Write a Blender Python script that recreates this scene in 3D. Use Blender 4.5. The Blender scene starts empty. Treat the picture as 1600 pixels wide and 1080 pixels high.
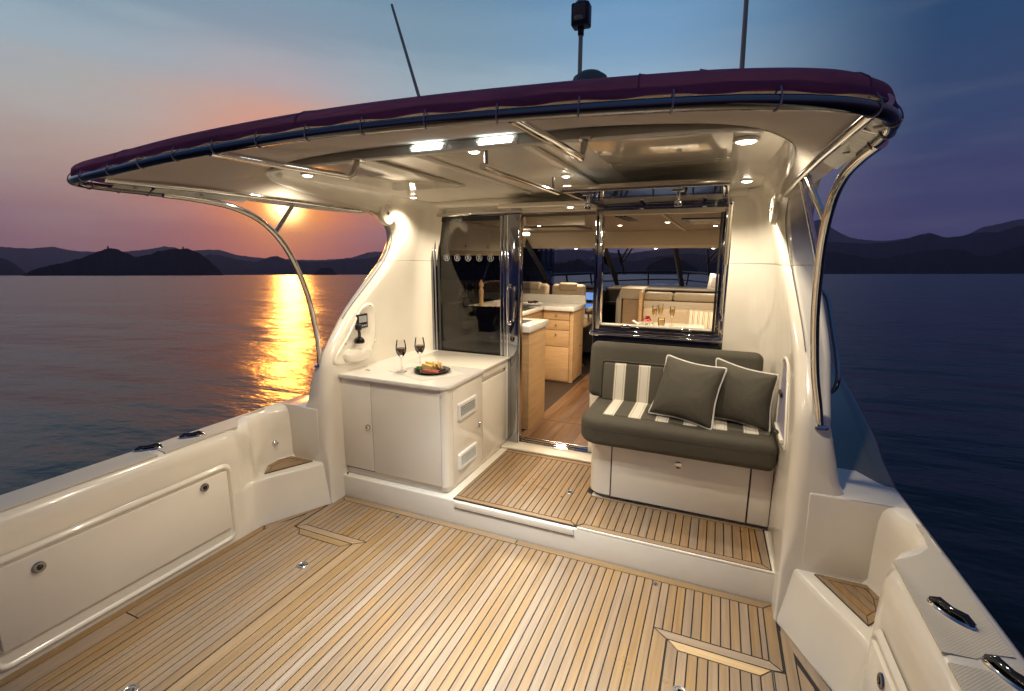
import bpy, bmesh, math, random
from mathutils import Vector, Matrix, noise
random.seed(7)
rad = math.radians
sc = bpy.context.scene
col = sc.collection

# ------------------------------------------------------------------ camera, world, sun, exposure
# The yacht is modelled in its own level frame: x to starboard, y forward, z up, cockpit sole at z = 0,
# centreline at x = 0.  TRIM is the small bow-up trim and heel with which she floats.
TRIM = Matrix(((0.9997909, 0.0, 0.020449), (0.0006828, 0.9994424, -0.0333828), (-0.0204375, 0.0333898, 0.9992334))).to_4x4()
CAMPOS = Vector((1.02, 0.0, 1.75))
CR = Matrix(((0.918828, -0.076801, 0.387112), (0.39464, 0.169477, -0.903071), (0.00375, 0.982537, 0.186029)))
cam_d = bpy.data.cameras.new('camera')
cam = bpy.data.objects.new('camera', cam_d); col.objects.link(cam)
cam.matrix_world = TRIM @ (Matrix.Translation(CAMPOS) @ CR.to_4x4())
cam_d.sensor_width = 36.0; cam_d.lens = 16.785
cam_d.clip_start = 0.02; cam_d.clip_end = 60000
sc.camera = cam
sc.render.resolution_x = 1024; sc.render.resolution_y = 691
sc.view_settings.view_transform = 'Standard'; sc.view_settings.look = 'None'
sc.view_settings.exposure = 0.0; sc.view_settings.gamma = 1.0
try: sc.view_settings.use_curve_mapping = False
except Exception: pass
try:
    sc.cycles.use_denoising = True
    sc.cycles.max_bounces = 8; sc.cycles.diffuse_bounces = 4; sc.cycles.glossy_bounces = 5
    sc.cycles.transparent_max_bounces = 16; sc.cycles.transmission_bounces = 6
    sc.cycles.sample_clamp_indirect = 4.0
except Exception: pass

SUN_AZ, SUN_EL = rad(-47.9), rad(7.1)
SUND = Vector((math.sin(SUN_AZ)*math.cos(SUN_EL), math.cos(SUN_AZ)*math.cos(SUN_EL), math.sin(SUN_EL)))

def lin(h):
    h = h.lstrip('#'); r = []
    for i in (0, 2, 4):
        c = int(h[i:i+2], 16)/255.0
        r.append(c/12.92 if c <= 0.04045 else ((c+0.055)/1.055)**2.4)
    return (r[0], r[1], r[2], 1.0)

world = bpy.data.worlds.new('World'); sc.world = world; world.use_nodes = True
wn, wl = world.node_tree.nodes, world.node_tree.links
wn.clear()
wout = wn.new('ShaderNodeOutputWorld'); wbg = wn.new('ShaderNodeBackground')
wl.new(wbg.outputs[0], wout.inputs[0]); wbg.inputs[1].default_value = 1.0
tc = wn.new('ShaderNodeTexCoord')
def vm(op, a, b=None):
    n = wn.new('ShaderNodeVectorMath'); n.operation = op
    for i, v in enumerate((a, b)):
        if v is None: continue
        if isinstance(v, (tuple, Vector)): n.inputs[i].default_value = tuple(v)
        else: wl.new(v, n.inputs[i])
    return n
def mm(op, a, b=None, c=None, clamp=False):
    n = wn.new('ShaderNodeMath'); n.operation = op; n.use_clamp = clamp
    for i, v in enumerate((a, b, c)):
        if v is None: continue
        if isinstance(v, (int, float)): n.inputs[i].default_value = v
        else: wl.new(v, n.inputs[i])
    return n.outputs[0]
def wramp(fac, stops, interp='EASE'):
    n = wn.new('ShaderNodeValToRGB'); n.color_ramp.interpolation = interp
    e = n.color_ramp.elements
    while len(e) > 1: e.remove(e[-1])
    e[0].position = stops[0][0]; e[0].color = lin(stops[0][1])
    for p, h in stops[1:]:
        k = e.new(p); k.color = lin(h)
    wl.new(fac, n.inputs[0]); return n.outputs[0]
def wmix(f, a, b, mode='MIX'):
    n = wn.new('ShaderNodeMix'); n.data_type = 'RGBA'; n.blend_type = mode
    if isinstance(f, (int, float)): n.inputs[0].default_value = f
    else: wl.new(f, n.inputs[0])
    for i, v in ((6, a), (7, b)):
        if isinstance(v, tuple): n.inputs[i].default_value = v
        else: wl.new(v, n.inputs[i])
    return n.outputs[2]
dirn = vm('NORMALIZE', tc.outputs['Generated']).outputs[0]
sep = wn.new('ShaderNodeSeparateXYZ'); wl.new(dirn, sep.inputs[0])
z = mm('ABSOLUTE', sep.outputs[2])
horiz = vm('NORMALIZE', vm('MULTIPLY', dirn, (1, 1, 0)).outputs[0]).outputs[0]
azc = vm('DOT_PRODUCT', horiz, Vector((math.sin(SUN_AZ), math.cos(SUN_AZ), 0))).outputs['Value']
# thin high cirrus streaks
mp = wn.new('ShaderNodeMapping'); mp.inputs['Scale'].default_value = (1.6, 1.6, 11.0); mp.inputs['Rotation'].default_value = (0.1, 0.12, 0)
wl.new(dirn, mp.inputs[0])
nz = wn.new('ShaderNodeTexNoise'); nz.inputs['Scale'].default_value = 2.2; nz.inputs['Detail'].default_value = 6; nz.inputs['Roughness'].default_value = 0.55
wl.new(mp.outputs[0], nz.inputs['Vector'])
cl = mm('SUBTRACT', nz.outputs['Fac'], 0.5)
zz = mm('ADD', z, mm('MULTIPLY', cl, 0.10))
near = wramp(zz, [(0.0, '#9c6f76'), (0.045, '#ac7a76'), (0.11, '#bd9388'), (0.18, '#c5ab9b'), (0.25, '#bfb9b1'), (0.33, '#a5b9c3'), (0.41, '#83a1b4'), (0.50, '#6b90ab'), (0.8, '#44688f'), (1.0, '#365a82')])
mid = wramp(zz, [(0.0, '#6e6788'), (0.06, '#7e708c'), (0.14, '#9993a4'), (0.24, '#b2bdca'), (0.33, '#9fbdd2'), (0.42, '#7ba6cb'), (0.50, '#5a8cba'), (0.8, '#3b6a9c'), (1.0, '#325c8c')])
far = wramp(zz, [(0.0, '#423f6c'), (0.06, '#443f6c'), (0.14, '#40436e'), (0.24, '#35496f'), (0.36, '#28496e'), (0.55, '#1d4368'), (1.0, '#1c3450')])
back = wramp(zz, [(0.0, '#17172f'), (0.08, '#221e3b'), (0.2, '#523c58'), (0.33, '#5a4a68'), (0.6, '#3d5578'), (1.0, '#38608f')])
def sstep(v, a, b):
    n = wn.new('ShaderNodeMapRange'); n.interpolation_type = 'SMOOTHSTEP'
    n.inputs[1].default_value = a; n.inputs[2].default_value = b; n.inputs[3].default_value = 0; n.inputs[4].default_value = 1
    wl.new(v, n.inputs[0]); return n.outputs[0]
c = wmix(sstep(azc, 0.98, 0.80), near, mid)
c = wmix(sstep(azc, 0.80, 0.42), c, far)
c = wmix(sstep(azc, 0.42, -0.35), c, back)
sd = vm('DOT_PRODUCT', dirn, SUND).outputs['Value']
ang = mm('ARCCOSINE', sd)                       # angle from the sun
g1 = mm('POWER', 2.718, mm('MULTIPLY', mm('MULTIPLY', ang, ang), -1/(2*0.115**2)))
g2 = mm('POWER', 2.718, mm('MULTIPLY', mm('MULTIPLY', ang, ang), -1/(2*0.050**2)))
g3 = mm('POWER', 2.718, mm('MULTIPLY', mm('MULTIPLY', ang, ang), -1/(2*0.016**2)))
def glow(c, g, colr, k):
    return wmix(1.0, c, wmix(mm('MULTIPLY', g, k), (0, 0, 0, 1), colr), 'ADD')
c = wmix(mm('MULTIPLY', g1, 0.85), c, (1.25, 0.27, 0.04, 1))
c = wmix(mm('MULTIPLY', g2, 0.80), c, (2.1, 0.80, 0.06, 1))
c = glow(c, g3, (9.0, 7.0, 2.6, 1), 1.0)
c = wmix(mm('MULTIPLY', mm('ADD', cl, 0.0), 0.16), c, (0.9, 0.85, 0.85, 1))
wl.new(c, wbg.inputs[0])

sun_d = bpy.data.lights.new('sun', 'SUN'); sun = bpy.data.objects.new('sun', sun_d); col.objects.link(sun)
sun_d.energy = 0.62; sun_d.angle = rad(2.6); sun_d.color = (1.0, 0.33, 0.05)
sun.rotation_euler = (-SUND).to_track_quat('-Z', 'Y').to_euler()

# ------------------------------------------------------------------ materials
MATS = {}
def mat(name, base=(0.8, 0.8, 0.8), rough=0.5, metal=0.0, coat=0.0, emit=None, estr=0.0, bump=None, var=0.0, grain=None, spec=None, sheen=0.0, randval=0.0, patch=0.0, wrinkle=0.0):
    if name in MATS: return MATS[name]
    m = bpy.data.materials.new(name); m.use_nodes = True; MATS[name] = m
    n, l = m.node_tree.nodes, m.node_tree.links
    p = n['Principled BSDF']
    p.inputs['Base Color'].default_value = (*base, 1); p.inputs['Roughness'].default_value = rough
    p.inputs['Metallic'].default_value = metal; p.inputs['Coat Weight'].default_value = coat; p.inputs['Coat Roughness'].default_value = 0.06
    if spec is not None: p.inputs['Specular IOR Level'].default_value = spec
    if sheen: p.inputs['Sheen Weight'].default_value = sheen
    if emit: p.inputs['Emission Color'].default_value = (*emit, 1); p.inputs['Emission Strength'].default_value = estr
    t = n.new('ShaderNodeTexCoord'); src = t.outputs['Object']
    if grain:
        mpn = n.new('ShaderNodeMapping'); mpn.inputs['Scale'].default_value = grain; l.new(src, mpn.inputs[0]); src = mpn.outputs[0]
    if var or randval:
        nt = n.new('ShaderNodeTexNoise'); nt.inputs['Scale'].default_value = 3.0 if not grain else 1.0
        nt.inputs['Detail'].default_value = 5; nt.inputs['Roughness'].default_value = 0.6
        oi = n.new('ShaderNodeObjectInfo')
        add = n.new('ShaderNodeVectorMath'); add.operation = 'ADD'
        sc3 = n.new('ShaderNodeVectorMath'); sc3.operation = 'SCALE'; sc3.inputs[3].default_value = 37.0
        cmb = n.new('ShaderNodeCombineXYZ')
        for i in range(3): l.new(oi.outputs['Random'], cmb.inputs[i])
        l.new(cmb.outputs[0], sc3.inputs[0]); l.new(src, add.inputs[0]); l.new(sc3.outputs[0], add.inputs[1])
        l.new(add.outputs[0] if randval else src, nt.inputs['Vector'])
        mr = n.new('ShaderNodeMapRange'); mr.inputs[1].default_value = 0.3; mr.inputs[2].default_value = 0.7
        mr.inputs[3].default_value = 1-var; mr.inputs[4].default_value = 1+var; l.new(nt.outputs['Fac'], mr.inputs[0])
        val = mr.outputs[0]
        if randval:
            m2 = n.new('ShaderNodeMapRange'); m2.inputs[3].default_value = 1-randval; m2.inputs[4].default_value = 1+randval
            l.new(oi.outputs['Random'], m2.inputs[0])
            mu = n.new('ShaderNodeMath'); mu.operation = 'MULTIPLY'; l.new(val, mu.inputs[0]); l.new(m2.outputs[0], mu.inputs[1]); val = mu.outputs[0]
        hs = n.new('ShaderNodeHueSaturation'); hs.inputs['Color'].default_value = (*base, 1); l.new(val, hs.inputs['Value'])
        if randval:
            wnz = n.new('ShaderNodeTexWhiteNoise'); wnz.noise_dimensions = '1D'; l.new(oi.outputs['Random'], wnz.inputs['W'])
            m3 = n.new('ShaderNodeMapRange'); m3.inputs[3].default_value = 0.82; m3.inputs[4].default_value = 1.12; l.new(wnz.outputs['Value'], m3.inputs[0]); l.new(m3.outputs[0], hs.inputs['Saturation'])
        l.new(hs.outputs[0], p.inputs['Base Color'])
    if patch:
        pn = n.new('ShaderNodeTexNoise'); pn.inputs['Scale'].default_value = 1.7; pn.inputs['Detail'].default_value = 7; pn.inputs['Roughness'].default_value = 0.62; l.new(t.outputs['Object'], pn.inputs['Vector'])
        r1 = n.new('ShaderNodeMapRange'); r1.inputs[1].default_value = 0.3; r1.inputs[2].default_value = 0.7; r1.inputs[3].default_value = 1-patch; r1.inputs[4].default_value = 1+patch*0.7; l.new(pn.outputs['Fac'], r1.inputs[0])
        r2 = n.new('ShaderNodeMapRange'); r2.inputs[1].default_value = 0.3; r2.inputs[2].default_value = 0.7; r2.inputs[3].default_value = rough*(1+patch*1.6); r2.inputs[4].default_value = rough*(1-patch*1.6); l.new(pn.outputs['Fac'], r2.inputs[0]); l.new(r2.outputs[0], p.inputs['Roughness'])
        if p.inputs['Base Color'].is_linked:
            src_c = p.inputs['Base Color'].links[0].from_socket; h2 = n.new('ShaderNodeHueSaturation'); l.new(src_c, h2.inputs['Color']); l.new(r1.outputs[0], h2.inputs['Value'])
            r3 = n.new('ShaderNodeMapRange'); r3.inputs[1].default_value = 0.35; r3.inputs[2].default_value = 0.65; r3.inputs[3].default_value = 0.86; r3.inputs[4].default_value = 1.06; l.new(pn.outputs['Fac'], r3.inputs[0]); l.new(r3.outputs[0], h2.inputs['Saturation'])
            l.new(h2.outputs[0], p.inputs['Base Color'])
    if wrinkle:
        wn_ = n.new('ShaderNodeTexNoise'); wn_.inputs['Scale'].default_value = 7.0; wn_.inputs['Detail'].default_value = 3; wn_.inputs['Distortion'].default_value = 1.2; l.new(t.outputs['Object'], wn_.inputs['Vector'])
        wb = n.new('ShaderNodeBump'); wb.inputs['Strength'].default_value = wrinkle; wb.inputs['Distance'].default_value = 0.02; l.new(wn_.outputs['Fac'], wb.inputs['Height']); l.new(wb.outputs[0], p.inputs['Normal'])
    if bump:
        s, k = bump
        nb = n.new('ShaderNodeTexNoise'); nb.inputs['Scale'].default_value = s; nb.inputs['Detail'].default_value = 4; l.new(src, nb.inputs['Vector'])
        b = n.new('ShaderNodeBump'); b.inputs['Strength'].default_value = k; b.inputs['Distance'].default_value = 0.01
        l.new(nb.outputs['Fac'], b.inputs['Height'])
        if wrinkle: l.new(wb.outputs[0], b.inputs['Normal'])
        l.new(b.outputs[0], p.inputs['Normal'])
    return m
gel = mat('gelcoat', (0.78, 0.72, 0.60), 0.21, coat=0.5, bump=(2.2, 0.05), var=0.025, patch=0.05)
gel2 = mat('gelcoat_panel', (0.79, 0.735, 0.625), 0.17, coat=0.5, var=0.02)
ceilm = mat('ceiling_gelcoat', (0.82, 0.78, 0.70), 0.20, coat=0.35, var=0.02)
groove = mat('panel_gap', (0.03, 0.028, 0.025), 0.7)
teakY = mat('teak_lengthwise', (0.285, 0.182, 0.092), 0.33, grain=(55, 2.2, 20), var=0.17, randval=0.065, bump=(3.0, 0.10), patch=0.13)
teakX = mat('teak_crosswise', (0.305, 0.197, 0.100), 0.33, grain=(2.2, 55, 20), var=0.15, randval=0.07, bump=(3.0, 0.10), patch=0.13)
teakP = mat('teak_pale', (0.52, 0.37, 0.21), 0.42, grain=(2.2, 55, 20), var=0.14, randval=0.05, bump=(3.0, 0.10))
teakD = mat('teak_dark_plank', (0.30, 0.205, 0.118), 0.45, grain=(55, 2.2, 20), var=0.18, randval=0.06, bump=(3.0, 0.10))
caulk = mat('black_caulking', (0.010, 0.009, 0.008), 0.7)
steel = mat('polished_steel', (0.72, 0.71, 0.69), 0.07, metal=1.0)
darksteel = mat('dark_polished_steel', (0.30, 0.31, 0.34), 0.06, metal=1.0)
railsteel = mat('polished_steel_dark_reflection', (0.20, 0.20, 0.205), 0.06, metal=1.0)  # ordinary polished steel; the dark reflection on the rail is put into its colour
brushed = mat('brushed_steel', (0.55, 0.54, 0.52), 0.25, metal=1.0)
blackp = mat('black_plastic', (0.015, 0.015, 0.017), 0.3, var=0.02)
blackgloss = mat('black_gloss', (0.008, 0.008, 0.010), 0.05, coat=0.6)
canvas = mat('plum_canvas', (0.46, 0.17, 0.33), 0.85, bump=(14, 0.22), var=0.14, wrinkle=0.5)
canvasin = mat('cream_canvas_underside', (0.72, 0.67, 0.55), 0.75, bump=(60, 0.15), var=0.04)
nonskid = mat('nonskid_grey', (0.60, 0.54, 0.43), 0.5)
olive = mat('olive_fabric', (0.068, 0.060, 0.042), 0.85, bump=(260, 0.25), var=0.08, wrinkle=0.22)
olive2 = mat('olive_pillow_fabric', (0.080, 0.072, 0.052), 0.9, bump=(300, 0.25), var=0.10, wrinkle=0.35)
stripe = mat('cream_stripe_fabric', (0.66, 0.62, 0.52), 0.9, bump=(220, 0.2), var=0.05)
piping = mat('cream_piping', (0.74, 0.71, 0.64), 0.75, bump=(200, 0.2))
oak = mat('light_oak', (0.50, 0.315, 0.155), 0.38, grain=(3, 3, 45), var=0.13)
oakH = mat('light_oak_level_grain', (0.52, 0.335, 0.17), 0.38, grain=(3, 3, 45), var=0.13)
walnut = mat('walnut_floor', (0.135, 0.072, 0.040), 0.28, grain=(26, 1.6, 10), var=0.35, randval=0.18)
stone = mat('white_worktop', (0.78, 0.75, 0.69), 0.16, coat=0.4, var=0.03)
leather = mat('cream_leather', (0.56, 0.45, 0.31), 0.5, bump=(120, 0.12), var=0.05)
leather2 = mat('taupe_leather', (0.34, 0.28, 0.20), 0.5, bump=(120, 0.12), var=0.05)
liner = mat('headliner', (0.19, 0.14, 0.10), 0.7, var=0.04)
brow = mat('brow_lining', (0.50, 0.43, 0.33), 0.6, var=0.03)
whitep = mat('white_plastic', (0.78, 0.77, 0.73), 0.3)
greyp = mat('grey_plastic', (0.30, 0.30, 0.30), 0.4)
darkgrey = mat('dark_trim', (0.035, 0.033, 0.033), 0.35, var=0.04)
antm = mat('antenna_fibreglass', (0.62, 0.54, 0.38), 0.5, var=0.05)
warmE = mat('lit_warm_lens', (1, 0.95, 0.85), 0.4, emit=(1.0, 0.86, 0.64), estr=16.0)
coolE = mat('lit_cool_lens', (0.9, 1, 1), 0.4, emit=(0.86, 0.98, 1.0), estr=14.0)
screenE = mat('lit_chart_screen', (0.02, 0.03, 0.05), 0.2, emit=(0.10, 0.28, 0.75), estr=0.9)
logoE = mat('etched_white_print', (0.70, 0.70, 0.68), 0.6)
cheese = mat('cheese', (0.72, 0.50, 0.16), 0.55, var=0.08, bump=(30, 0.2))
meat = mat('cured_meat', (0.42, 0.10, 0.07), 0.5, var=0.2, bump=(60, 0.3))
leafm = mat('green_herbs', (0.10, 0.18, 0.04), 0.6, var=0.2)
bread = mat('bread_sticks', (0.52, 0.30, 0.12), 0.7, var=0.15, bump=(60, 0.3))
redm = mat('red_petals', (0.40, 0.015, 0.015), 0.5, var=0.15)
tomato = mat('tomato_skin', (0.30, 0.02, 0.01), 0.15, coat=0.4)
wine = mat('red_wine', (0.050, 0.004, 0.006), 0.08)
champ = mat('sparkling_wine', (0.62, 0.42, 0.14), 0.2)
matm = mat('placemat_fabric', (0.60, 0.57, 0.50), 0.8, bump=(300, 0.3), var=0.04)
ceram = mat('black_ceramic', (0.012, 0.011, 0.010), 0.22)
paper = mat('photo_print', (0.45, 0.42, 0.40), 0.6, var=0.5)

def cloth(m, trans, fac, second=None):
    # woven cloth lets part of the light through: mix a translucent lobe into the surface
    n, l = m.node_tree.nodes, m.node_tree.links
    p = n['Principled BSDF']; tr = n.new('ShaderNodeBsdfTranslucent'); tr.inputs[0].default_value = (*trans, 1)
    mx = n.new('ShaderNodeMixShader'); mx.inputs[0].default_value = fac
    l.new(p.outputs[0], mx.inputs[1]); l.new(tr.outputs[0], mx.inputs[2]); l.new(mx.outputs[0], n['Material Output'].inputs[0])
cloth(canvas, (0.42, 0.19, 0.32), 0.55)
cloth(canvasin, (0.85, 0.78, 0.66), 0.40)

def glassmat(name, tint, refl_ior=1.45, rough=0.0):
    m = bpy.data.materials.new(name); m.use_nodes = True; MATS[name] = m
    n, l = m.node_tree.nodes, m.node_tree.links
    n.remove(n['Principled BSDF']); o = n['Material Output']
    tr = n.new('ShaderNodeBsdfTransparent'); tr.inputs[0].default_value = (*tint, 1)
    gl = n.new('ShaderNodeBsdfGlossy'); gl.inputs['Roughness'].default_value = rough; gl.inputs[0].default_value = (1, 1, 1, 1)
    fr = n.new('ShaderNodeFresnel'); fr.inputs[0].default_value = refl_ior
    mx = n.new('ShaderNodeMixShader'); l.new(fr.outputs[0], mx.inputs[0]); l.new(tr.outputs[0], mx.inputs[1]); l.new(gl.outputs[0], mx.inputs[2])
    l.new(mx.outputs[0], o.inputs[0]); return m
tinted = glassmat('tinted_door_glass', (0.68, 0.67, 0.64), 1.42)
clearg = glassmat('clear_glass', (0.985, 0.985, 0.98), 1.3)
screeng = glassmat('windscreen_glass', (0.62, 0.66, 0.72), 1.35)

# striped cushion cloth (print)
def striped(name, axis, period, offs, base, light, frac, line=None):
    m = mat(name, base, 0.9, bump=(220, 0.2)); n, l = m.node_tree.nodes, m.node_tree.links
    t = n.new('ShaderNodeTexCoord'); s = n.new('ShaderNodeSeparateXYZ'); l.new(t.outputs['Object'], s.inputs[0])
    a = n.new('ShaderNodeMath'); a.operation = 'ADD'; a.inputs[1].default_value = offs; l.new(s.outputs[axis], a.inputs[0])
    d = n.new('ShaderNodeMath'); d.operation = 'DIVIDE'; d.inputs[1].default_value = period; l.new(a.outputs[0], d.inputs[0])
    f = n.new('ShaderNodeMath'); f.operation = 'FRACT'; l.new(d.outputs[0], f.inputs[0])
    r = n.new('ShaderNodeValToRGB'); r.color_ramp.interpolation = 'CONSTANT'; e = r.color_ramp.elements
    e[0].position = 0; e[0].color = (*base, 1); e[1].position = frac; e[1].color = (*light, 1)
    if line:
        for p, cc in line:
            k = e.new(p); k.color = (*cc, 1)
    l.new(f.outputs[0], r.inputs[0]); l.new(r.outputs[0], n['Principled BSDF'].inputs['Base Color']); return m
stripe_seat = striped('wide_stripe_fabric', 0, 0.165, 0.0448, (0.085, 0.076, 0.056), (0.20, 0.17, 0.09), 0.50,
    [(0.52, (0.66, 0.62, 0.52)), (0.585, (0.30, 0.26, 0.16)), (0.60, (0.66, 0.62, 0.52)), (0.905, (0.30, 0.26, 0.16)), (0.92, (0.66, 0.62, 0.52)), (0.98, (0.20, 0.17, 0.09))])
stripe_in = striped('narrow_stripe_fabric', 0, 0.055, 0.0, (0.55, 0.48, 0.36), (0.10, 0.08, 0.06), 0.6, [(0.72, (0.60, 0.54, 0.42)), (0.86, (0.32, 0.18, 0.10))])

# non-skid diamond relief on the coaming tops
m = nonskid; n, l = m.node_tree.nodes, m.node_tree.links
t = n.new('ShaderNodeTexCoord'); mp_ = n.new('ShaderNodeMapping'); mp_.inputs['Rotation'].default_value = (0, 0, rad(45)); l.new(t.outputs['Object'], mp_.inputs[0])
vo = n.new('ShaderNodeTexVoronoi'); vo.inputs['Scale'].default_value = 150; vo.inputs['Randomness'].default_value = 0.0; l.new(mp_.outputs[0], vo.inputs['Vector'])
b = n.new('ShaderNodeBump'); b.inputs['Strength'].default_value = 0.5; b.inputs['Distance'].default_value = 0.004; b.invert = True; l.new(vo.outputs['Distance'], b.inputs['Height']); l.new(b.outputs[0], n['Principled BSDF'].inputs['Normal'])

# ------------------------------------------------------------------ mesh helpers
def root_loc(p):
    while p is not None and p.parent is not None: p = p.parent
    return Vector(p.location) if p is not None else Vector((0, 0, 0))
def obj(name, bm, m, parent=None, smooth=False, angle=35, label=None, origin=None):
    me = bpy.data.meshes.new(name)
    off = root_loc(parent) if parent is not None else (Vector(origin) if origin is not None else Vector((0, 0, 0)))
    bmesh.ops.translate(bm, verts=bm.verts, vec=-off)
    bmesh.ops.recalc_face_normals(bm, faces=bm.faces)
    if smooth:
        for f in bm.faces: f.smooth = True
        for e in bm.edges:
            if len(e.link_faces) == 2 and e.calc_face_angle(0) > rad(angle): e.smooth = False
    bm.to_mesh(me); bm.free()
    for mt in (m if isinstance(m, (list, tuple)) else [m]): me.materials.append(mt)
    o = bpy.data.objects.new(name, me); col.objects.link(o)
    if parent is not None: o.parent = parent
    else: o.location = off
    if label: o['label'] = label
    return o
def struct(name, bm, m, label=None, **k):
    o = obj(name, bm, m, **k); o['kind'] = 'structure'
    if label: o['label'] = label
    return o
def thing(name, label, cat, loc=(0, 0, 0), group=None):
    o = bpy.data.objects.new(name, None); col.objects.link(o); o.location = loc; o.empty_display_size = 0.1
    o['label'] = label; o['category'] = cat
    if group: o['group'] = group
    return o
def tag(o, label, cat, group=None):
    o['label'] = label; o['category'] = cat
    if group: o['group'] = group
    return o
def new(): return bmesh.new()
def box(bm, a, b, bev=0.0, seg=2, rot=None, piv=None):
    a, b = Vector(a), Vector(b)
    r = bmesh.ops.create_cube(bm, size=1.0); vs = r['verts']
    for v in vs: v.co = Vector(((a.x+b.x)/2+v.co.x*(b.x-a.x), (a.y+b.y)/2+v.co.y*(b.y-a.y), (a.z+b.z)/2+v.co.z*(b.z-a.z)))
    if bev > 0:
        es = list({e for v in vs for e in v.link_edges})
        rr = bmesh.ops.bevel(bm, geom=es, offset=bev, segments=seg, affect='EDGES', profile=0.5, clamp_overlap=True)
        vs = list({v for f in rr['faces'] for v in f.verts} | {v for v in vs if v.is_valid})
    if rot is not None:
        bmesh.ops.rotate(bm, verts=vs, cent=piv or ((a+b)/2), matrix=rot)
    return vs
def bx(a, b, bev=0.0, seg=2, rot=None, piv=None):
    bm = new(); box(bm, a, b, bev, seg, rot, piv); return bm
def smoothpath(pts, n=6, closed=False):
    P = [Vector(p) for p in pts]; out = []
    N = len(P)
    for i in range(N if closed else N-1):
        p0 = P[(i-1) % N] if closed or i > 0 else P[0]*2-P[1]
        p1 = P[i]; p2 = P[(i+1) % N]
        p3 = P[(i+2) % N] if closed or i+2 < N else P[-1]*2-P[-2]
        for k in range(n):
            t = k/n
            out.append(0.5*((2*p1)+(p2-p0)*t+(2*p0-5*p1+4*p2-p3)*t*t+(3*p1-p0-3*p2+p3)*t**3))
    if not closed: out.append(P[-1].copy())
    return out
def tube(bm, pts, r, seg=12, closed=False, caps=True, rfun=None, flat=None):
    P = [Vector(p) for p in pts]; N = len(P); rings = []
    up = Vector((0, 0, 1)); prevn = None
    for i, p in enumerate(P):
        if closed: t = (P[(i+1) % N]-P[i-1])
        elif i == 0: t = P[1]-P[0]
        elif i == N-1: t = P[-1]-P[-2]
        else: t = P[i+1]-P[i-1]
        t.normalize()
        if prevn is None:
            a = up if abs(t.z) < 0.9 else Vector((1, 0, 0)); nn = (a-t*a.dot(t)).normalized()
        else:
            nn = (prevn-t*prevn.dot(t)); nn.normalize()
        prevn = nn; bb = t.cross(nn); rr = rfun(i/(N-1)) if rfun else r
        rings.append([bm.verts.new(p+nn*math.cos(2*math.pi*k/seg)*rr+bb*math.sin(2*math.pi*k/seg)*rr*(flat or 1)) for k in range(seg)])
    for i in range(N if closed else N-1):
        a, b = rings[i], rings[(i+1) % N]
        for k in range(seg): bm.faces.new((a[k], a[(k+1) % seg], b[(k+1) % seg], b[k]))
    if caps and not closed: bm.faces.new(rings[0][::-1]); bm.faces.new(rings[-1])
    return rings
def tb(pts, r, **k):
    bm = new(); tube(bm, pts, r, **k); return bm
def lathe(bm, prof, cen=(0, 0, 0), seg=24, rot=None, sx=1, sy=1):
    c = Vector(cen); rings = []
    for r, zz_ in prof:
        ring = []
        for k in range(seg):
            a = 2*math.pi*k/seg; v = Vector((r*math.cos(a)*sx, r*math.sin(a)*sy, zz_))
            if rot is not None: v = rot @ v
            ring.append(bm.verts.new(c+v))
        rings.append(ring)
    for a, b in zip(rings, rings[1:]):
        for k in range(seg): bm.faces.new((a[k], a[(k+1) % seg], b[(k+1) % seg], b[k]))
    if prof[0][0] > 1e-6: bm.faces.new(rings[0][::-1])
    if prof[-1][0] > 1e-6 and not (prof[0][0] < 1e-6 and abs(prof[-1][1]-prof[-2][1]) < 1e-7): bm.faces.new(rings[-1])
    bmesh.ops.remove_doubles(bm, verts=[v for r in (rings[0], rings[-1]) for v in r], dist=1e-6)
def lt(prof, cen=(0, 0, 0), **k):
    bm = new(); lathe(bm, prof, cen, **k); return bm
def prism(bm, poly, z0, z1, bev=0.0):
    lo = [bm.verts.new((x, y, z0)) for x, y in poly]; hi = [bm.verts.new((x, y, z1)) for x, y in poly]
    n_ = len(poly)
    bm.faces.new(lo[::-1]); bm.faces.new(hi)
    for i in range(n_): bm.faces.new((lo[i], lo[(i+1) % n_], hi[(i+1) % n_], hi[i]))
def pr(poly, z0, z1):
    bm = new(); prism(bm, poly, z0, z1); return bm
def loft(bm, rows, closed_u=False, cap=False):
    R = [[bm.verts.new(p) for p in r] for r in rows]
    for a, b in zip(R, R[1:]):
        n_ = len(a)
        for k in range(n_ if closed_u else n_-1):
            try: bm.faces.new((a[k], a[(k+1) % n_], b[(k+1) % n_], b[k]))
            except ValueError: pass
    if cap:
        bm.faces.new(R[0][::-1]); bm.faces.new(R[-1])
    return R
def lerp(a, b, t): return a+(b-a)*t
def interp(x, tab):
    if x <= tab[0][0]: return tab[0][1]
    for (a, va), (b_, vb) in zip(tab, tab[1:]):
        if x <= b_: return lerp(va, vb, (x-a)/(b_-a))
    return tab[-1][1]
def sinterp(x, tab):            # smooth (cosine free) interpolation through a table
    if x <= tab[0][0]: return tab[0][1]
    n_ = len(tab)
    for i in range(n_-1):
        if x <= tab[i+1][0]:
            h_ = tab[i+1][0]-tab[i][0]; t = (x-tab[i][0])/h_
            def sl(j):
                if j <= 0 or j >= n_-1: return 0 if j <= 0 and False else (tab[min(j+1, n_-1)][1]-tab[max(j-1, 0)][1])/(tab[min(j+1, n_-1)][0]-tab[max(j-1, 0)][0])
                return (tab[j+1][1]-tab[j-1][1])/(tab[j+1][0]-tab[j-1][0])
            m0, m1 = sl(i)*h_, sl(i+1)*h_
            return (2*t**3-3*t*t+1)*tab[i][1]+(t**3-2*t*t+t)*m0+(-2*t**3+3*t*t)*tab[i+1][1]+(t**3-t*t)*m1
    return tab[-1][1]
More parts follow.
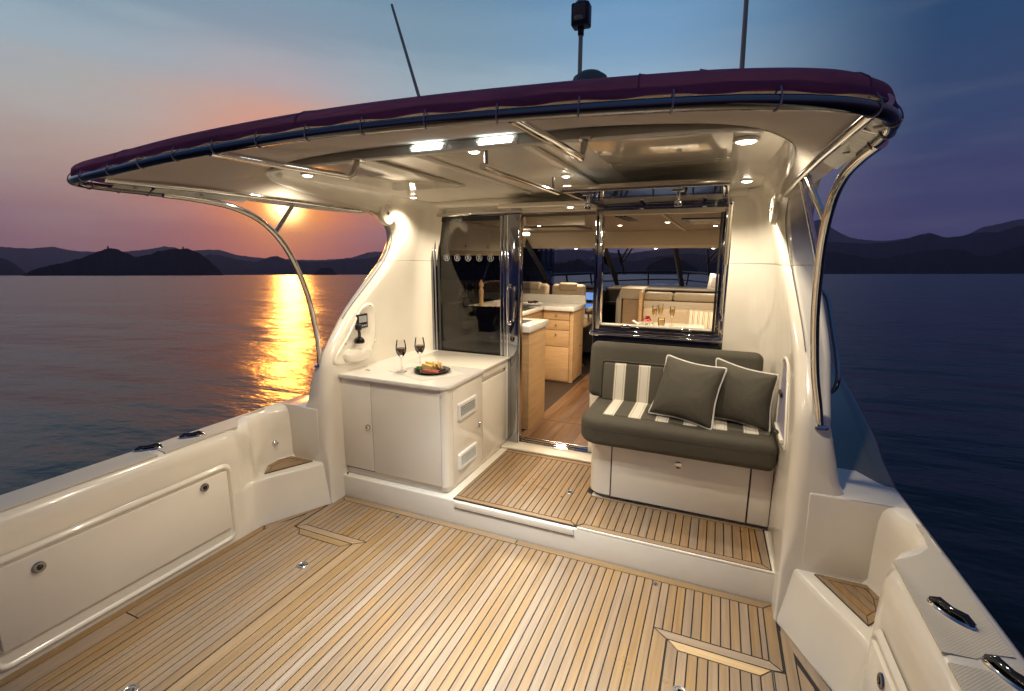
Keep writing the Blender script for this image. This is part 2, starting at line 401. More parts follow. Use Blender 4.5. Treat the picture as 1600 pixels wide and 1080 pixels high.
def inset(poly, d):
    # convex CCW polygon, every edge moved inward by d
    out = list(poly); n_ = len(poly)
    for i in range(n_):
        (x0, y0), (x1, y1) = poly[i], poly[(i+1) % n_]
        L = math.hypot(x1-x0, y1-y0)
        if L < 1e-7: continue
        nx, ny = -(y1-y0)/L, (x1-x0)/L
        out = clip(out, nx, ny, nx*x0+ny*y0+d)
        if not out: return []
    return out
def clip(poly, nx, ny, c_):      # keep nx*x+ny*y >= c
    res = []; n_ = len(poly)
    for i in range(n_):
        p, q = poly[i], poly[(i+1) % n_]
        dp, dq = nx*p[0]+ny*p[1]-c_, nx*q[0]+ny*q[1]-c_
        if dp >= 0: res.append(p)
        if (dp >= 0) != (dq >= 0):
            t = dp/(dp-dq); res.append((p[0]+(q[0]-p[0])*t, p[1]+(q[1]-p[1])*t))
    return res
def ccw(poly):
    a = sum(p[0]*q[1]-q[0]*p[1] for p, q in zip(poly, poly[1:]+poly[:1]))
    return poly if a > 0 else poly[::-1]
def mirror(poly): return [(-x, y) for x, y in poly]

# ------------------------------------------------------------------ sea and hills (world frame, not trimmed)
WORLD = set()
SEA = -0.62
HAZE_DENSITY = 0.00006
bm = new()
ringsr = [0.0, 3, 8, 20, 50, 120, 300, 800, 2000, 6000, 12000]
prev = None
for r in ringsr:
    if r == 0: ring = [bm.verts.new((0, 0, SEA))]
    else: ring = [bm.verts.new((r*math.cos(2*math.pi*k/64), r*math.sin(2*math.pi*k/64), SEA)) for k in range(64)]
    if prev is not None:
        for k in range(64):
            if len(prev) == 1: bm.faces.new((prev[0], ring[k], ring[(k+1) % 64]))
            else: bm.faces.new((prev[k], ring[k], ring[(k+1) % 64], prev[(k+1) % 64]))
    prev = ring
wat = bpy.data.materials.new('sea_water'); wat.use_nodes = True
n, l = wat.node_tree.nodes, wat.node_tree.links; p = n['Principled BSDF']
p.inputs['Base Color'].default_value = (0.006, 0.010, 0.016, 1); p.inputs['Roughness'].default_value = 0.24; p.inputs['IOR'].default_value = 1.333
t = n.new('ShaderNodeTexCoord')
def wnoise(scale, detail, vscale, rough=0.5):
    mpn = n.new('ShaderNodeMapping'); mpn.inputs['Scale'].default_value = vscale; mpn.inputs['Rotation'].default_value = (0, 0, rad(25))
    l.new(t.outputs['Object'], mpn.inputs[0])
    nn_ = n.new('ShaderNodeTexNoise'); nn_.inputs['Scale'].default_value = scale; nn_.inputs['Detail'].default_value = detail; nn_.inputs['Roughness'].default_value = rough
    l.new(mpn.outputs[0], nn_.inputs['Vector']); return nn_.outputs['Fac']
a = wnoise(5.0, 5, (1, 1.8, 1), 0.6); b_ = wnoise(0.55, 4, (1, 2.2, 1)); c_ = wnoise(0.06, 3, (1, 2.6, 1))
def wbump(h, dist, st, nrm=None):
    bb = n.new('ShaderNodeBump'); bb.inputs['Distance'].default_value = dist; bb.inputs['Strength'].default_value = st
    l.new(h, bb.inputs['Height'])
    if nrm is not None: l.new(nrm, bb.inputs['Normal'])
    return bb.outputs[0]
nr = wbump(c_, 2.2, 0.34); nr = wbump(b_, 0.40, 0.25, nr); nr = wbump(a, 0.04, 0.24, nr)
l.new(nr, p.inputs['Normal'])
sea = struct('water', bm, wat, label='calm dark sea with the orange glitter path of the setting sun'); WORLD.add(sea)

hillm = mat('dark_forested_hills', (0.007, 0.009, 0.012), 1.0, var=0.35, spec=0.0)
def ridge(name, prof, dist, depth, label, jag=0.06, base_el=-0.02, step=0.07, seed=0):
    # prof: (azimuth deg, skyline elevation deg); a mass of land with a foreshore, a flank and a far side
    bm = new(); rows = []
    az = prof[0][0]; D = dist; cols = []
    while az <= prof[-1][0]+1e-6:
        el = sinterp(az, prof)
        nzv = noise.fractal(Vector((az*2.2, seed*7.1, dist*0.001)), 1.0, 2.1, 5)*jag+noise.noise(Vector((az*14, seed, 2)))*jag*0.35
        el = max(0.0, el+nzv*min(1, el/0.6)); cols.append((az, el)); az += step
    K = [(-0.45, 0.0), (-0.36, 0.16), (-0.24, 0.42), (-0.12, 0.74), (0.0, 1.0), (0.16, 0.72), (0.4, 0.0)]
    for fr, hh in K:
        row = []
        for a_, el in cols:
            ar = rad(a_); h0 = D*math.tan(rad(el))
            d = D+depth*fr+depth*0.10*noise.noise(Vector((a_*0.9, fr*3, seed)))
            hz = h0*hh*(1+0.30*(1-hh)*noise.noise(Vector((a_*3.1, fr*9, seed+3))))
            if hh == 1.0: d = D
            zc = SEA-2+max(0, hz)+(2.5 if hh > 0 else 0)
            row.append((math.sin(ar)*d, math.cos(ar)*d, zc))
        rows.append(row)
    loft(bm, rows)
    o = struct(name, bm, hillm, label=label, smooth=True, angle=80); WORLD.add(o); return o
island = [(-68.67, 0.02), (-67.65, 0.64), (-66.02, 1.09), (-64.28, 1.79), (-63.36, 2.26), (-62.9, 2.48), (-62.24, 2.3), (-61.14, 1.75), (-60.57, 1.76), (-59.16, 2.27), (-57.37, 2.56), (-56.35, 2.34), (-55.34, 1.55), (-54.08, 0.02)]
farp = [(-100, 1.6), (-88, 2.2), (-76.0, 1.95), (-73.11, 1.69), (-69.71, 2.26), (-68.25, 2.21), (-66.49, 2.38), (-65.5, 2.14), (-64.25, 2.07), (-62.03, 2.13), (-60.85, 2.28), (-59.63, 2.49), (-58.53, 2.71), (-57.13, 2.38), (-54.99, 2.5), (-54.17, 2.45), (-52.8, 2.03), (-51.07, 1.8), (-48.05, 1.64), (-44.86, 1.6), (-41.51, 1.91), (-40.11, 2.35), (-38.71, 2.58), (-35.17, 2.1), (-30.76, 2.42), (-26.28, 2.13), (-20.99, 2.57), (-17.25, 2.84), (-13.55, 2.66), (-10.27, 2.34), (-7.8, 2.59), (-5.74, 2.84), (-3.74, 3.5), (-1.74, 3.11), (1.45, 2.83), (5.57, 3.88), (7.75, 4.79), (8.95, 5.27), (9.91, 4.43), (11.54, 3.44), (14.02, 3.04), (15.85, 3.19), (17.61, 3.21), (19.29, 3.02), (20.41, 3.75), (21.52, 4.04), (22.95, 4.34), (26.35, 3.68), (31.79, 4.06), (45, 3.0), (60, 2.4), (80, 1.2)]
midl = [(-92, 0.5), (-80, 1.2), (-74.67, 1.32), (-71.83, 1.68), (-69.8, 1.39), (-69.12, 1.04), (-68.29, 0.02)]
midc = [(-56.8, 0.02), (-55.86, 1.73), (-54.48, 2.0), (-52.83, 1.58), (-51.1, 1.41), (-49.88, 1.82), (-49.14, 1.96), (-48.05, 1.57), (-44.87, 1.4), (-42.2, 1.7), (-40.14, 1.78), (-38.03, 2.09), (-35.18, 1.74), (-30.77, 2.12), (-26.28, 1.83), (-20.99, 1.53), (-17.23, 1.44), (-13.89, 1.79), (-11.34, 1.92), (-9.17, 1.46), (-7.08, 1.87), (-3.01, 2.24), (0.26, 1.77), (4.5, 2.49), (9.5, 3.1), (12.09, 2.88), (14.96, 2.94), (17.14, 3.57), (18.46, 3.11), (20.44, 3.43), (21.59, 3.42), (23.0, 3.83), (26.4, 3.2), (30.58, 3.76), (42, 2.2), (55, 0.4)]
rgt = [(1.63, 0.0), (6.31, 1.48), (9.56, 2.23), (11.68, 1.81), (13.69, 1.4), (16.85, 2.01), (19.39, 2.04), (21.03, 1.45), (23.18, 2.21), (26.56, 1.77), (31.95, 2.4), (40, 1.2), (48, 0.1)]
ridge('distant_mountains', farp, 9000, 2200, 'farthest hazy mountain range along the whole horizon', seed=1)
ridge('middle_hills', midc, 5200, 1500, 'middle range of hills behind the cabin and to the right', seed=2)
ridge('left_hills', midl, 4300, 900, 'low dark hills at the left edge beyond the twin-peaked island', seed=3)
ridge('right_hills', rgt, 3600, 1000, 'lower dark hills along the right shore', seed=4)
ridge('island', island, 2300, 600, 'dark twin-peaked wooded island on the left', seed=5, jag=0.10)
ridge('islet', [(-45.6, 0.02), (-45.12, 0.56), (-44.45, 0.77), (-43.72, 0.7), (-43.22, 0.02)], 2500, 120, 'small round wooded islet to the right of the sun glitter', seed=6, jag=0.08)
ridge('island', [(-8.06, 0.0), (-7.39, 1.02), (-6.37, 1.58), (-5.01, 1.85), (-3.64, 1.48), (-2.39, 0.56), (-1.9, 0.0)], 2400, 300, 'dark wooded island seen through the middle of the saloon window', seed=7, jag=0.16)
ridge('island', [(-20.23, 0.0), (-18.72, 1.07), (-16.85, 1.44), (-15.37, 1.73), (-14.25, 1.13), (-12.76, 0.61), (-12.01, 0.0)], 2500, 300, 'dark wooded island seen through the windscreen above the helm', seed=8, jag=0.16)
ridge('island', [(-1.57, 0.0), (-0.85, 1.1), (0.29, 1.3), (2.18, 1.07), (3.48, 0.0)], 2500, 300, 'dark low island at the right end of the saloon window view', seed=9, jag=0.14)
def hill_tower(az, el, d, h, label):
    ar = rad(az); x, y = math.sin(ar)*d, math.cos(ar)*d; z0 = SEA+d*math.tan(rad(el))-3
    t = thing('hill_pavilion', label, 'pavilion', (x, y, z0), group='pavilions on the island peaks'); WORLD.add(t)
    bm = new(); lathe(bm, [(3.2, 0), (3.2, h*0.35), (2.4, h*0.35), (2.4, h*0.62)], (x, y, z0), seg=8); obj('wall', bm, hillm, t)
    bm = new(); lathe(bm, [(4.6, h*0.62), (1.6, h*0.84), (0.5, h)], (x, y, z0), seg=8); obj('roof', bm, hillm, t)
hill_tower(-62.95, 2.46, 2300, 11, 'tiny dark pavilion on the left island peak')
hill_tower(-57.30, 2.56, 2300, 12, 'tiny dark pavilion on the right island peak')

# evening haze over the water
hz = bpy.data.materials.new('evening_haze'); hz.use_nodes = True; hn, hlk = hz.node_tree.nodes, hz.node_tree.links
hn.remove(hn['Principled BSDF']); pv = hn.new('ShaderNodeVolumePrincipled')
pv.inputs['Color'].default_value = (0.50, 0.62, 1.0, 1); pv.inputs['Density'].default_value = HAZE_DENSITY; pv.inputs['Anisotropy'].default_value = 0.35
hlk.new(pv.outputs[0], hn['Material Output'].inputs['Volume'])
hb = obj('haze', bx((-12500, -12500, SEA-1.6), (12500, 12500, 1250)), hz); hb['kind'] = 'stuff'; hb['label'] = 'thin evening haze over the water'; WORLD.add(hb)

# ================================================================== THE YACHT (boat frame)
# ------------------------------------------------------------------ bulwarks, coamings and side decks
def bulwark(s, nm):
    bm = new(); rows = []
    ys = [-2.2, -1.5, -0.8, -0.2, 0.4, 0.9, 1.3, 1.6, 1.8, 1.86, 1.9, 1.94, 1.98, 2.02, 2.06, 2.1, 2.13, 2.17, 2.2, 2.24, 2.28, 2.31, 2.335, 2.355, 2.368, 2.378, 2.384]
    for y in ys:
        k = min(1, max(0, (y-1.86)/0.10)); k = k*k*(3-2*k)
        lx = sinterp(y, [(1.7, 1.612), (1.9, 1.61), (2.0, 1.60), (2.1, 1.555), (2.2, 1.50), (2.3, 1.452), (2.384, 1.408)])
        rx = lerp(lx, lx+0.055, k)
        ux = sinterp(y, [(1.8, 1.612), (1.92, 1.619), (1.99, 1.655), (2.06, 1.728), (2.12, 1.776), (2.20, 1.792), (2.26, 1.786), (2.31, 1.765), (2.384, 1.735)])
        ux = max(ux, rx+0.004)
        zd = 0.692
        P = [(lx, -0.05), (lx, 0.02), (lerp(lx, lx+0.022, k), 0.15), (lerp(lx, lx+0.040, k), 0.272), (lerp(lx, lx+0.046, k), 0.294), (rx, 0.302),
             (lerp(rx, max(rx, ux-0.02), 1), 0.302), (ux, 0.33), (ux+0.002, 0.50), (ux+0.006, 0.61), (ux+0.014, 0.655), (ux+0.030, 0.680), (ux+0.056, zd),
             (min(ux+0.12, 1.842), zd+0.002), (1.842, zd), (1.858, 0.683), (1.870, 0.664), (1.874, 0.63), (1.868, 0.60), (1.885, 0.55), (1.90, 0.2), (1.89, -0.2), (1.80, -0.75)]
        rows.append([(s*x, y, zz_) for x, zz_ in P])
    loft(bm, rows)
    bw_ = struct(nm, bm, gel, smooth=True, angle=50)
    bm = new(); rows = []
    for y, xi in ((2.384, 1.60), (2.40, 1.50), (2.50, 1.50), (2.62, 1.50), (2.74, 1.50)):
        rows.append([(s*x, y, z_) for x, z_ in [(xi, 0.60), (xi, 0.66), (xi+0.008, 0.680), (xi+0.03, 0.691), (xi+0.15, 0.693), (1.842, 0.692), (1.858, 0.683), (1.870, 0.664), (1.874, 0.63), (1.868, 0.60), (1.885, 0.55), (1.90, 0.2), (1.89, -0.2), (1.80, -0.75)]])
    loft(bm, rows); x0_, x1_ = sorted((s*1.475, s*1.80)); obj('niche_wall', bx((x0_, 2.3828, 0.25), (x1_, 2.52, 0.6915), 0.009, 4), gel, bw_, smooth=True, angle=50); obj('deck_corner', bm, gel, bw_, smooth=True, angle=50)
    # side deck running forward beside the cabin
    bm = new(); rows = []
    for y, zd, xo in [(2.60, 0.694, 1.840), (2.9, 0.712, 1.862), (3.2, 0.735, 1.90), (4.0, 0.80, 1.95), (5.0, 0.87, 1.97), (6.2, 0.94, 1.93), (7.5, 1.0, 1.78), (9, 1.06, 1.42), (10.5, 1.10, 0.85), (11.6, 1.12, 0.2)]:
        xi = (1.58 if y < 2.6 else 1.45) if y < 5.5 else max(0, 1.40-(y-5.5)*0.25)
        xi = min(xi, xo-0.15)
        P = [(xi, zd-0.03), ((xi+xo)/2, zd-0.016), (xo-0.06, zd-0.004), (xo, zd), (xo+0.018, zd-0.010), (xo+0.03, zd-0.03), (xo+0.034, zd-0.06), (xo+0.03, zd-0.10), (xo+0.04, zd-0.16), (xo-0.02, zd-0.6), (xo-0.20, -0.75)]
        rows.append([(s*x, y, zz_) for x, zz_ in P])
    loft(bm, rows)
    obj('side_deck', bm, mat('side_deck_shaded_gelcoat', (0.085, 0.08, 0.068), 0.12, coat=0.4), bw_, smooth=True, angle=50)  # same gelcoat as the bulwark; unlit shade and dark reflection painted into its colour
    return bw_
bwL = bulwark(-1, 'port_bulwark'); bwR = bulwark(1, 'starboard_bulwark')
bwL['label'] = 'cream moulded bulwark along the left side of the cockpit'; bwR['label'] = 'cream moulded bulwark along the right side of the cockpit'
for s, bw in ((-1, bwL), (1, bwR)):
    def nsp(a, b, skew=0.0):
        pts = [(1.672+skew, a), (1.822, a), (1.822, b), (1.672, b)]
        rr = 0.03; out = []
        for i, (x, y) in enumerate(pts):
            c_ = (x+(rr if i in (0, 3) else -rr), y+(rr if i in (0, 1) else -rr)); a0 = [180, 270, 0, 90][i]
            out += [(c_[0]+rr*math.cos(rad(a0+k*22.5)), c_[1]+rr*math.sin(rad(a0+k*22.5))) for k in range(5)]
        return [(s*x, y) for x, y in out]
    for P_ in ([(1.655, -2.0), (1.830, -2.0), (1.830, 0.62), (1.655, 0.58)], [(1.655, 0.62), (1.830, 0.66), (1.828, 1.51), (1.78, 1.50), (1.74, 1.462), (1.655, 1.455)],
               [(1.655, 1.492), (1.73, 1.498), (1.768, 1.532), (1.828, 1.545), (1.832, 1.9), (1.836, 2.24), (1.826, 2.26), (1.822, 2.16), (1.806, 2.07), (1.76, 2.005), (1.70, 1.955), (1.662, 1.925)]):
        q_ = ccw([(s*x, y) for x, y in P_]); lo_ = [(x, y, 0.6900) for x, y in q_]; bm = new(); prism(bm, q_, 0.6890, 0.6962)
        obj('nonskid_panel', bm, nonskid, bw)
    # tackle locker recess and its drop-down lid
    X = s*1.612
    rim = []
    def rr4(y0, y1, z0, z1, r):
        out = []
        for (yy, zz_, a0) in ((y0+r, z0+r, 180), (y1-r, z0+r, 270), (y1-r, z1-r, 0), (y0+r, z1-r, 90)):
            out += [(yy+r*math.cos(rad(a0+k*22.5)), zz_+r*math.sin(rad(a0+k*22.5))) for k in range(5)]
        return out
    y0, y1 = 0.73, 1.785
    o_ = rr4(y0-0.022, y1+0.022, 0.028, 0.508, 0.05); i_ = rr4(y0, y1, 0.05, 0.486, 0.035)
    bm = new()
    loft(bm, [[(X-s*0.0, y, z_) for y, z_ in rr4(y0-0.034, y1+0.034, 0.02, 0.52, 0.055)], [(X-s*0.014, y, z_) for y, z_ in o_], [(X-s*0.016, y, z_) for y, z_ in rr4(y0-0.010, y1+0.010, 0.04, 0.496, 0.042)], [(X-s*0.002, y, z_) for y, z_ in i_]], closed_u=True)
    obj('locker_surround', bm, gel, bw, smooth=True, angle=70)
    obj('locker_recess', bx((min(X-s*0.0025, X+s*0.004), y0-0.005, 0.045), (max(X-s*0.0025, X+s*0.004), y1+0.005, 0.49)), gel, bw)
    dx0, dx1 = sorted((X-s*0.003, X-s*0.024))
    door = obj('locker_lid', bx((dx0, y0+0.012, 0.115), (dx1, y1-0.012, 0.479), 0.004), gel2, bw, smooth=True)
    gx0, gx1 = sorted((X-s*0.0026, X-s*0.0034))
    for ly, lz in ((0.895, 0.416), (1.632, 0.440)):
        bm = new(); rot = Matrix.Rotation(rad(-90*s), 3, 'Y')
        lathe(bm, [(0.0, 0.004), (0.010, 0.004), (0.012, 0.008), (0.019, 0.009), (0.0235, 0.007), (0.025, 0.001), (0.025, -0.002)], (X-s*0.024, ly, lz), seg=28, rot=rot)
        lt_ = obj('locker_latch', bm, darksteel, door, smooth=True)
        bm = new(); box(bm, (X-s*0.030-0.004, ly-0.004, lz-0.010), (X-s*0.030+0.004, ly+0.004, lz+0.012), 0.002); lathe(bm, [(0.0, 0.0065), (0.0085, 0.0062), (0.0092, 0.004)], (X-s*0.024, ly, lz), seg=16, rot=rot); obj('latch_key', bm, blackgloss, door, smooth=True)
    for y0_, y1_ in ((-1.2, 0.62),):
        pass
# grey hull topside stripe is the bulwark itself; port and starboard flush cleats
def cleat(x, y, rot, label):
    z = 0.6935
    t = thing('mooring_cleat', label, 'deck fitting', (x, y, z), group='oval steel fairleads on the coamings')
    R = Matrix.Rotation(rad(rot), 3, 'Z')
    bm = new(); lathe(bm, [(0.0, 0.001), (0.030, 0.001), (0.036, 0.010), (0.043, 0.011), (0.050, 0.006), (0.052, 0.0)], (x, y, z), seg=36, sx=0.50, sy=1.35)
    bmesh.ops.rotate(bm, verts=bm.verts, cent=(x, y, z), matrix=R); obj('oval_rim', bm, steel, t, smooth=True)
    bm = new(); lathe(bm, [(0.0, 0.003), (0.031, 0.003), (0.038, 0.0085)], (x, y, z), seg=30, sx=0.5, sy=1.35)
    bmesh.ops.rotate(bm, verts=bm.verts, cent=(x, y, z), matrix=R); obj('dark_well', bm, blackgloss, t, smooth=True)
    a = Vector((0, -0.042, 0.012)); b = Vector((0, 0.042, 0.012))
    obj('horn_bar', tb([Vector((x, y, z))+R@v for v in (Vector((0, -0.056, 0.008)), Vector((0, -0.036, 0.022)), Vector((0, 0, 0.016)), Vector((0, 0.036, 0.022)), Vector((0, 0.056, 0.008)))], 0.011, seg=12), blackgloss, t, smooth=True)
cleat(1.738, 1.677, 36, 'oval steel fairlead on the right coaming, farther from the stern of the two')
cleat(1.782, 1.455, 30, 'oval steel fairlead on the right coaming at the picture edge, nearer the stern')
cleat(-1.752, 1.700, -34, 'oval steel fairlead on the left coaming, nearer the cabin')
cleat(-1.782, 1.482, -34, 'oval steel fairlead on the left coaming, farther aft')

# teak pads in the two boarding niches
for s in (-1, 1):
    base_ = [(1.53, 2.366), (1.672, 2.085), (1.753, 2.18), (1.763, 2.27), (1.753, 2.364)]
    poly = ccw([(s*x, y) for x, y in base_])
    t = thing('boarding_step', 'triangular teak step pad in the %s boarding niche' % ('left' if s < 0 else 'right'), 'step pad', (poly[0][0], poly[0][1], 0.303))
    obj('caulking_bed', pr(poly, 0.3035, 0.3070), caulk, t)
    inner = inset(poly, 0.030); n_ = len(poly)
    for i in range(n_):
        q = [poly[i], poly[(i+1) % n_], inner[(i+1) % n_], inner[i]] if len(inner) == n_ else None
        if q:
            q = inset(ccw(q), 0.0016)
            if q and len(q) > 2: obj('teak_margin', pr(q, 0.3072, 0.3120), teakX if i % 2 else teakY, t)
    ex, ey = s*(1.672-1.53), 2.085-2.366; le = math.hypot(ex, ey); nx_, ny_ = s*(-ey)/le*s, 0
    nx_, ny_ = (-ey/le, ex/le) if (-ey/le)*s > 0 else (ey/le, -ex/le)
    dd = [nx_*x+ny_*y for x, y in inner]; x = min(dd)
    while x < max(dd):
        q = clip(clip(inner, nx_, ny_, x), -nx_, -ny_, -(x+0.040))
        if len(q) > 2:
            q = inset(q, 0.0018)
            if q and len(q) > 2: obj('teak_plank', pr(q, 0.3072, 0.3115), teakY, t)
        x += 0.040
    # moulded lip round the pad is part of the bulwark; brass-like knob in the left niche

kn = thing('niche_knob', 'small steel push knob on the wall of the left boarding niche', 'knob', (-1.775, 2.27, 0.44))
rot = Matrix.Rotation(rad(90), 3, 'Y')
bm = new(); lathe(bm, [(0.0, 0.030), (0.010, 0.028), (0.013, 0.018), (0.009, 0.012), (0.018, 0.006), (0.020, -0.004)], (-1.784, 2.275, 0.437), seg=20, rot=rot); obj('knob', bm, steel, kn, smooth=True)

# ------------------------------------------------------------------ cabin side wings
YI = [(-0.1, 2.385), (0.66, 2.388), (0.98, 2.42), (1.10, 2.475), (1.22, 2.575), (1.36, 2.70), (1.56, 2.93), (1.70, 3.07), (1.80, 3.13), (1.88, 3.145), (1.95, 3.12), (2.01, 3.03), (2.05, 2.90), (2.085, 2.70), (2.13, 2.35), (2.17, 2.1)]
YO = [(-0.1, 2.385), (0.66, 2.392), (0.95, 2.43), (1.095, 2.54), (1.355, 2.77), (1.563, 3.00), (1.70, 3.15), (1.80, 3.215), (1.90, 3.225), (1.98, 3.17), (2.04, 3.02), (2.08, 2.84), (2.13, 2.5), (2.17, 2.2)]
XI = [(0, 1.395), (1.0, 1.395), (1.25, 1.390), (1.5, 1.365), (1.70, 1.335), (1.9, 1.30), (2.05, 1.275), (2.12, 1.255), (2.17, 1.21)]
XO = [(0, 1.86), (0.64, 1.86), (0.665, 1.64), (0.72, 1.60), (0.98, 1.545), (1.3, 1.56), (1.7, 1.53), (2.0, 1.48), (2.1, 1.43), (2.17, 1.36)]
def wing(s, xb, nm):
    bm = new(); rows = []
    zs_ = [-0.05, 0.15, 0.3, 0.45, 0.56, 0.62, 0.64, 0.648, 0.656, 0.665, 0.68, 0.70, 0.74, 0.80, 0.86, 0.92, 0.96, 0.985, 1.00, 1.03, 1.06, 1.10, 1.16, 1.22, 1.28, 1.36, 1.44, 1.5, 1.56, 1.62, 1.66, 1.697, 1.700, 1.703, 1.74, 1.80, 1.84, 1.88, 1.91, 1.95, 1.98, 2.01, 2.03, 2.05, 2.07, 2.09, 2.11, 2.13, 2.15, 2.17]
    for zz_ in zs_:
        xi, yi, yo = sinterp(zz_, XI), sinterp(zz_, YI), sinterp(zz_, YO)
        xo = interp(zz_, XO)
        g = 0.005 if zz_ == 1.700 else 0.0        # moulding joint line
        rf = 0.16
        yb = 3.57+g
        P = [(xb, yb), (lerp(xb, xi-rf, 0.5) if s*xb < xi-rf or True else xb, yb)]
        P = [(xb, yb)]
        xs = xi-rf
        P.append((xs if xs > s*xb else s*xb, yb)); P = [(s*xb, yb), (max(xs, s*xb+0.002), yb)]
        for k in range(1, 9):
            a = rad(90-k*90/8.0); P.append((xs+rf*math.cos(a)+g, yb-rf+rf*math.sin(a)))
        ri = min(interp(zz_, [(0.0, 0.012), (0.29, 0.014), (0.42, 0.05), (0.6, 0.07)]), (xo-xi)*0.40)
        for k in range(1, 6): P.append((xi+g, lerp(yb-rf, yi+ri*1.3, k/5.0)))
        for k in range(1, 8):
            a = rad(180+k*90/7.0); P.append((xi+ri+ri*math.cos(a)+g, yi+ri*1.3+ri*1.3*math.sin(a)+g))
        ro = min(0.06, (xo-xi)*0.35)
        for k in range(1, 8):
            a = rad(270+k*90/7.0); P.append((xo-ro+ro*math.cos(a)-g, yo+ro+ro*math.sin(a)+g))
        P.append((xo-g, yo+ro+0.3)); P.append((xo-g, 4.6)); P.append((xo-g+0.0, 5.6) if zz_ < 1.25 else (xo-g, 4.62))
        rows.append([(s*x, y, zz_) for x, y in P])
    loft(bm, rows)
    return struct(nm, bm, gel, smooth=True, angle=48)
wgL = wing(-1, -1.262, 'port_cabin_wing'); wgR = wing(1, 1.075, 'starboard_cabin_wing')
wgL['label'] = 'glossy cream moulded cabin side wing behind the counter'; wgR['label'] = 'glossy cream moulded cabin side wing beside the bench'
# note: left wing starts at the door jamb (x = -1.262), right wing at the window post (x = 1.075)
ws = 0
for s, wg in ((1, wgR), (-1, wgL)):
    # outboard cabin window, dark glass, seen edge-on from the cockpit
    bm = new(); rows = []
    for zz_ in (1.12, 1.3, 1.5, 1.7, 1.9, 2.02):
        xo = interp(zz_, XO)+0.008; y0 = sinterp(zz_, YO)+0.55
        rows.append([(s*xo, y0, zz_), (s*xo, 4.6, zz_), (s*(xo-0.02), 6.2, zz_)])
    loft(bm, rows); obj('side_window_pane', bm, blackgloss, wg)

# cup-holder pocket in the right wing and engine-control recess in the left wing
def inner_x(zz_): return sinterp(zz_, XI)
t = thing('side_pocket', 'tall moulded pocket with a cup holder in the right wing beside the pillows', 'cup holder pocket', (1.39, 2.9, 0.8))
pk = [(2.66, 0.80), (2.72, 1.13), (2.78, 1.19), (2.84, 1.20), (3.16, 1.02), (3.20, 0.96), (3.16, 0.80), (3.08, 0.74), (2.74, 0.74)]
pk = [(2.650, 0.835), (2.80, 1.125), (2.84, 1.175), (2.90, 1.19), (2.97, 1.185), (3.02, 1.13), (3.02, 0.84), (2.98, 0.80), (2.72, 0.79), (2.67, 0.80)]
def ringpts(poly, d, x):
    cy = sum(p_[0] for p_ in poly)/len(poly); cz = sum(p_[1] for p_ in poly)/len(poly)
    return [(x, cy+(y-cy)*(1+d), cz+(z_-cz)*(1+d)) for y, z_ in poly]
sp = [(v.x, v.y) for v in smoothpath([(a, b, 0) for a, b in pk], 4, closed=True)]
bm = new(); loft(bm, [ringpts(sp, 0.10, 1.394), ringpts(sp, 0.08, 1.386), ringpts(sp, 0.02, 1.3845), ringpts(sp, -0.02, 1.390), ringpts(sp, -0.03, 1.3925)], closed_u=True); obj('pocket_rim', bm, gel2, t, smooth=True, angle=70)
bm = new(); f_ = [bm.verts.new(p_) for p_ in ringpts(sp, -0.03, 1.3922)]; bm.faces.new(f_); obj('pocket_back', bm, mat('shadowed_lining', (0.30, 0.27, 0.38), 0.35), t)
bm = new(); box(bm, (1.372, 2.68, 0.80), (1.3915, 2.98, 0.822), 0.006); obj('pocket_shelf', bm, gel2, t, smooth=True)
bm = new(); lathe(bm, [(0.026, 0.0), (0.030, 0.003), (0.034, 0.0)], (1.365, 2.80, 0.824), seg=20, sx=0.45); lathe(bm, [(0.0, 0.0012), (0.027, 0.0012)], (1.365, 2.80, 0.823), seg=20, sx=0.45); obj('cup_hole', bm, blackp, t, smooth=True)
obj('switch_strip', bx((1.380, 2.90, 0.985), (1.3915, 3.0, 1.01), 0.003), blackp, t)

t = thing('engine_control', 'moulded pod with black engine control lever and small display on the left wing', 'control station', (-1.39, 2.7, 1.1))
sp = [(v.x, v.y) for v in smoothpath([(2.50, 1.03, 0), (2.66, 1.20, 0), (2.78, 1.36, 0), (2.90, 1.37, 0), (2.93, 1.25, 0), (2.90, 1.08, 0), (2.76, 0.995, 0), (2.58, 0.985, 0)], 5, closed=True)]
def ringx(poly, d, off):
    cy = sum(p_[0] for p_ in poly)/len(poly); cz = sum(p_[1] for p_ in poly)/len(poly)
    return [(-inner_x(cz+(z_-cz)*(1+d))+off, cy+(y-cy)*(1+d), cz+(z_-cz)*(1+d)) for y, z_ in poly]
bm = new(); R_ = loft(bm, [ringx(sp, 0.06, 0.0), ringx(sp, 0.03, 0.010), ringx(sp, -0.04, 0.012), ringx(sp, -0.12, 0.004), ringx(sp, -0.6, 0.004), ringx(sp, -0.99, 0.004)], closed_u=True); obj('pod', bm, gel2, t, smooth=True, angle=60)
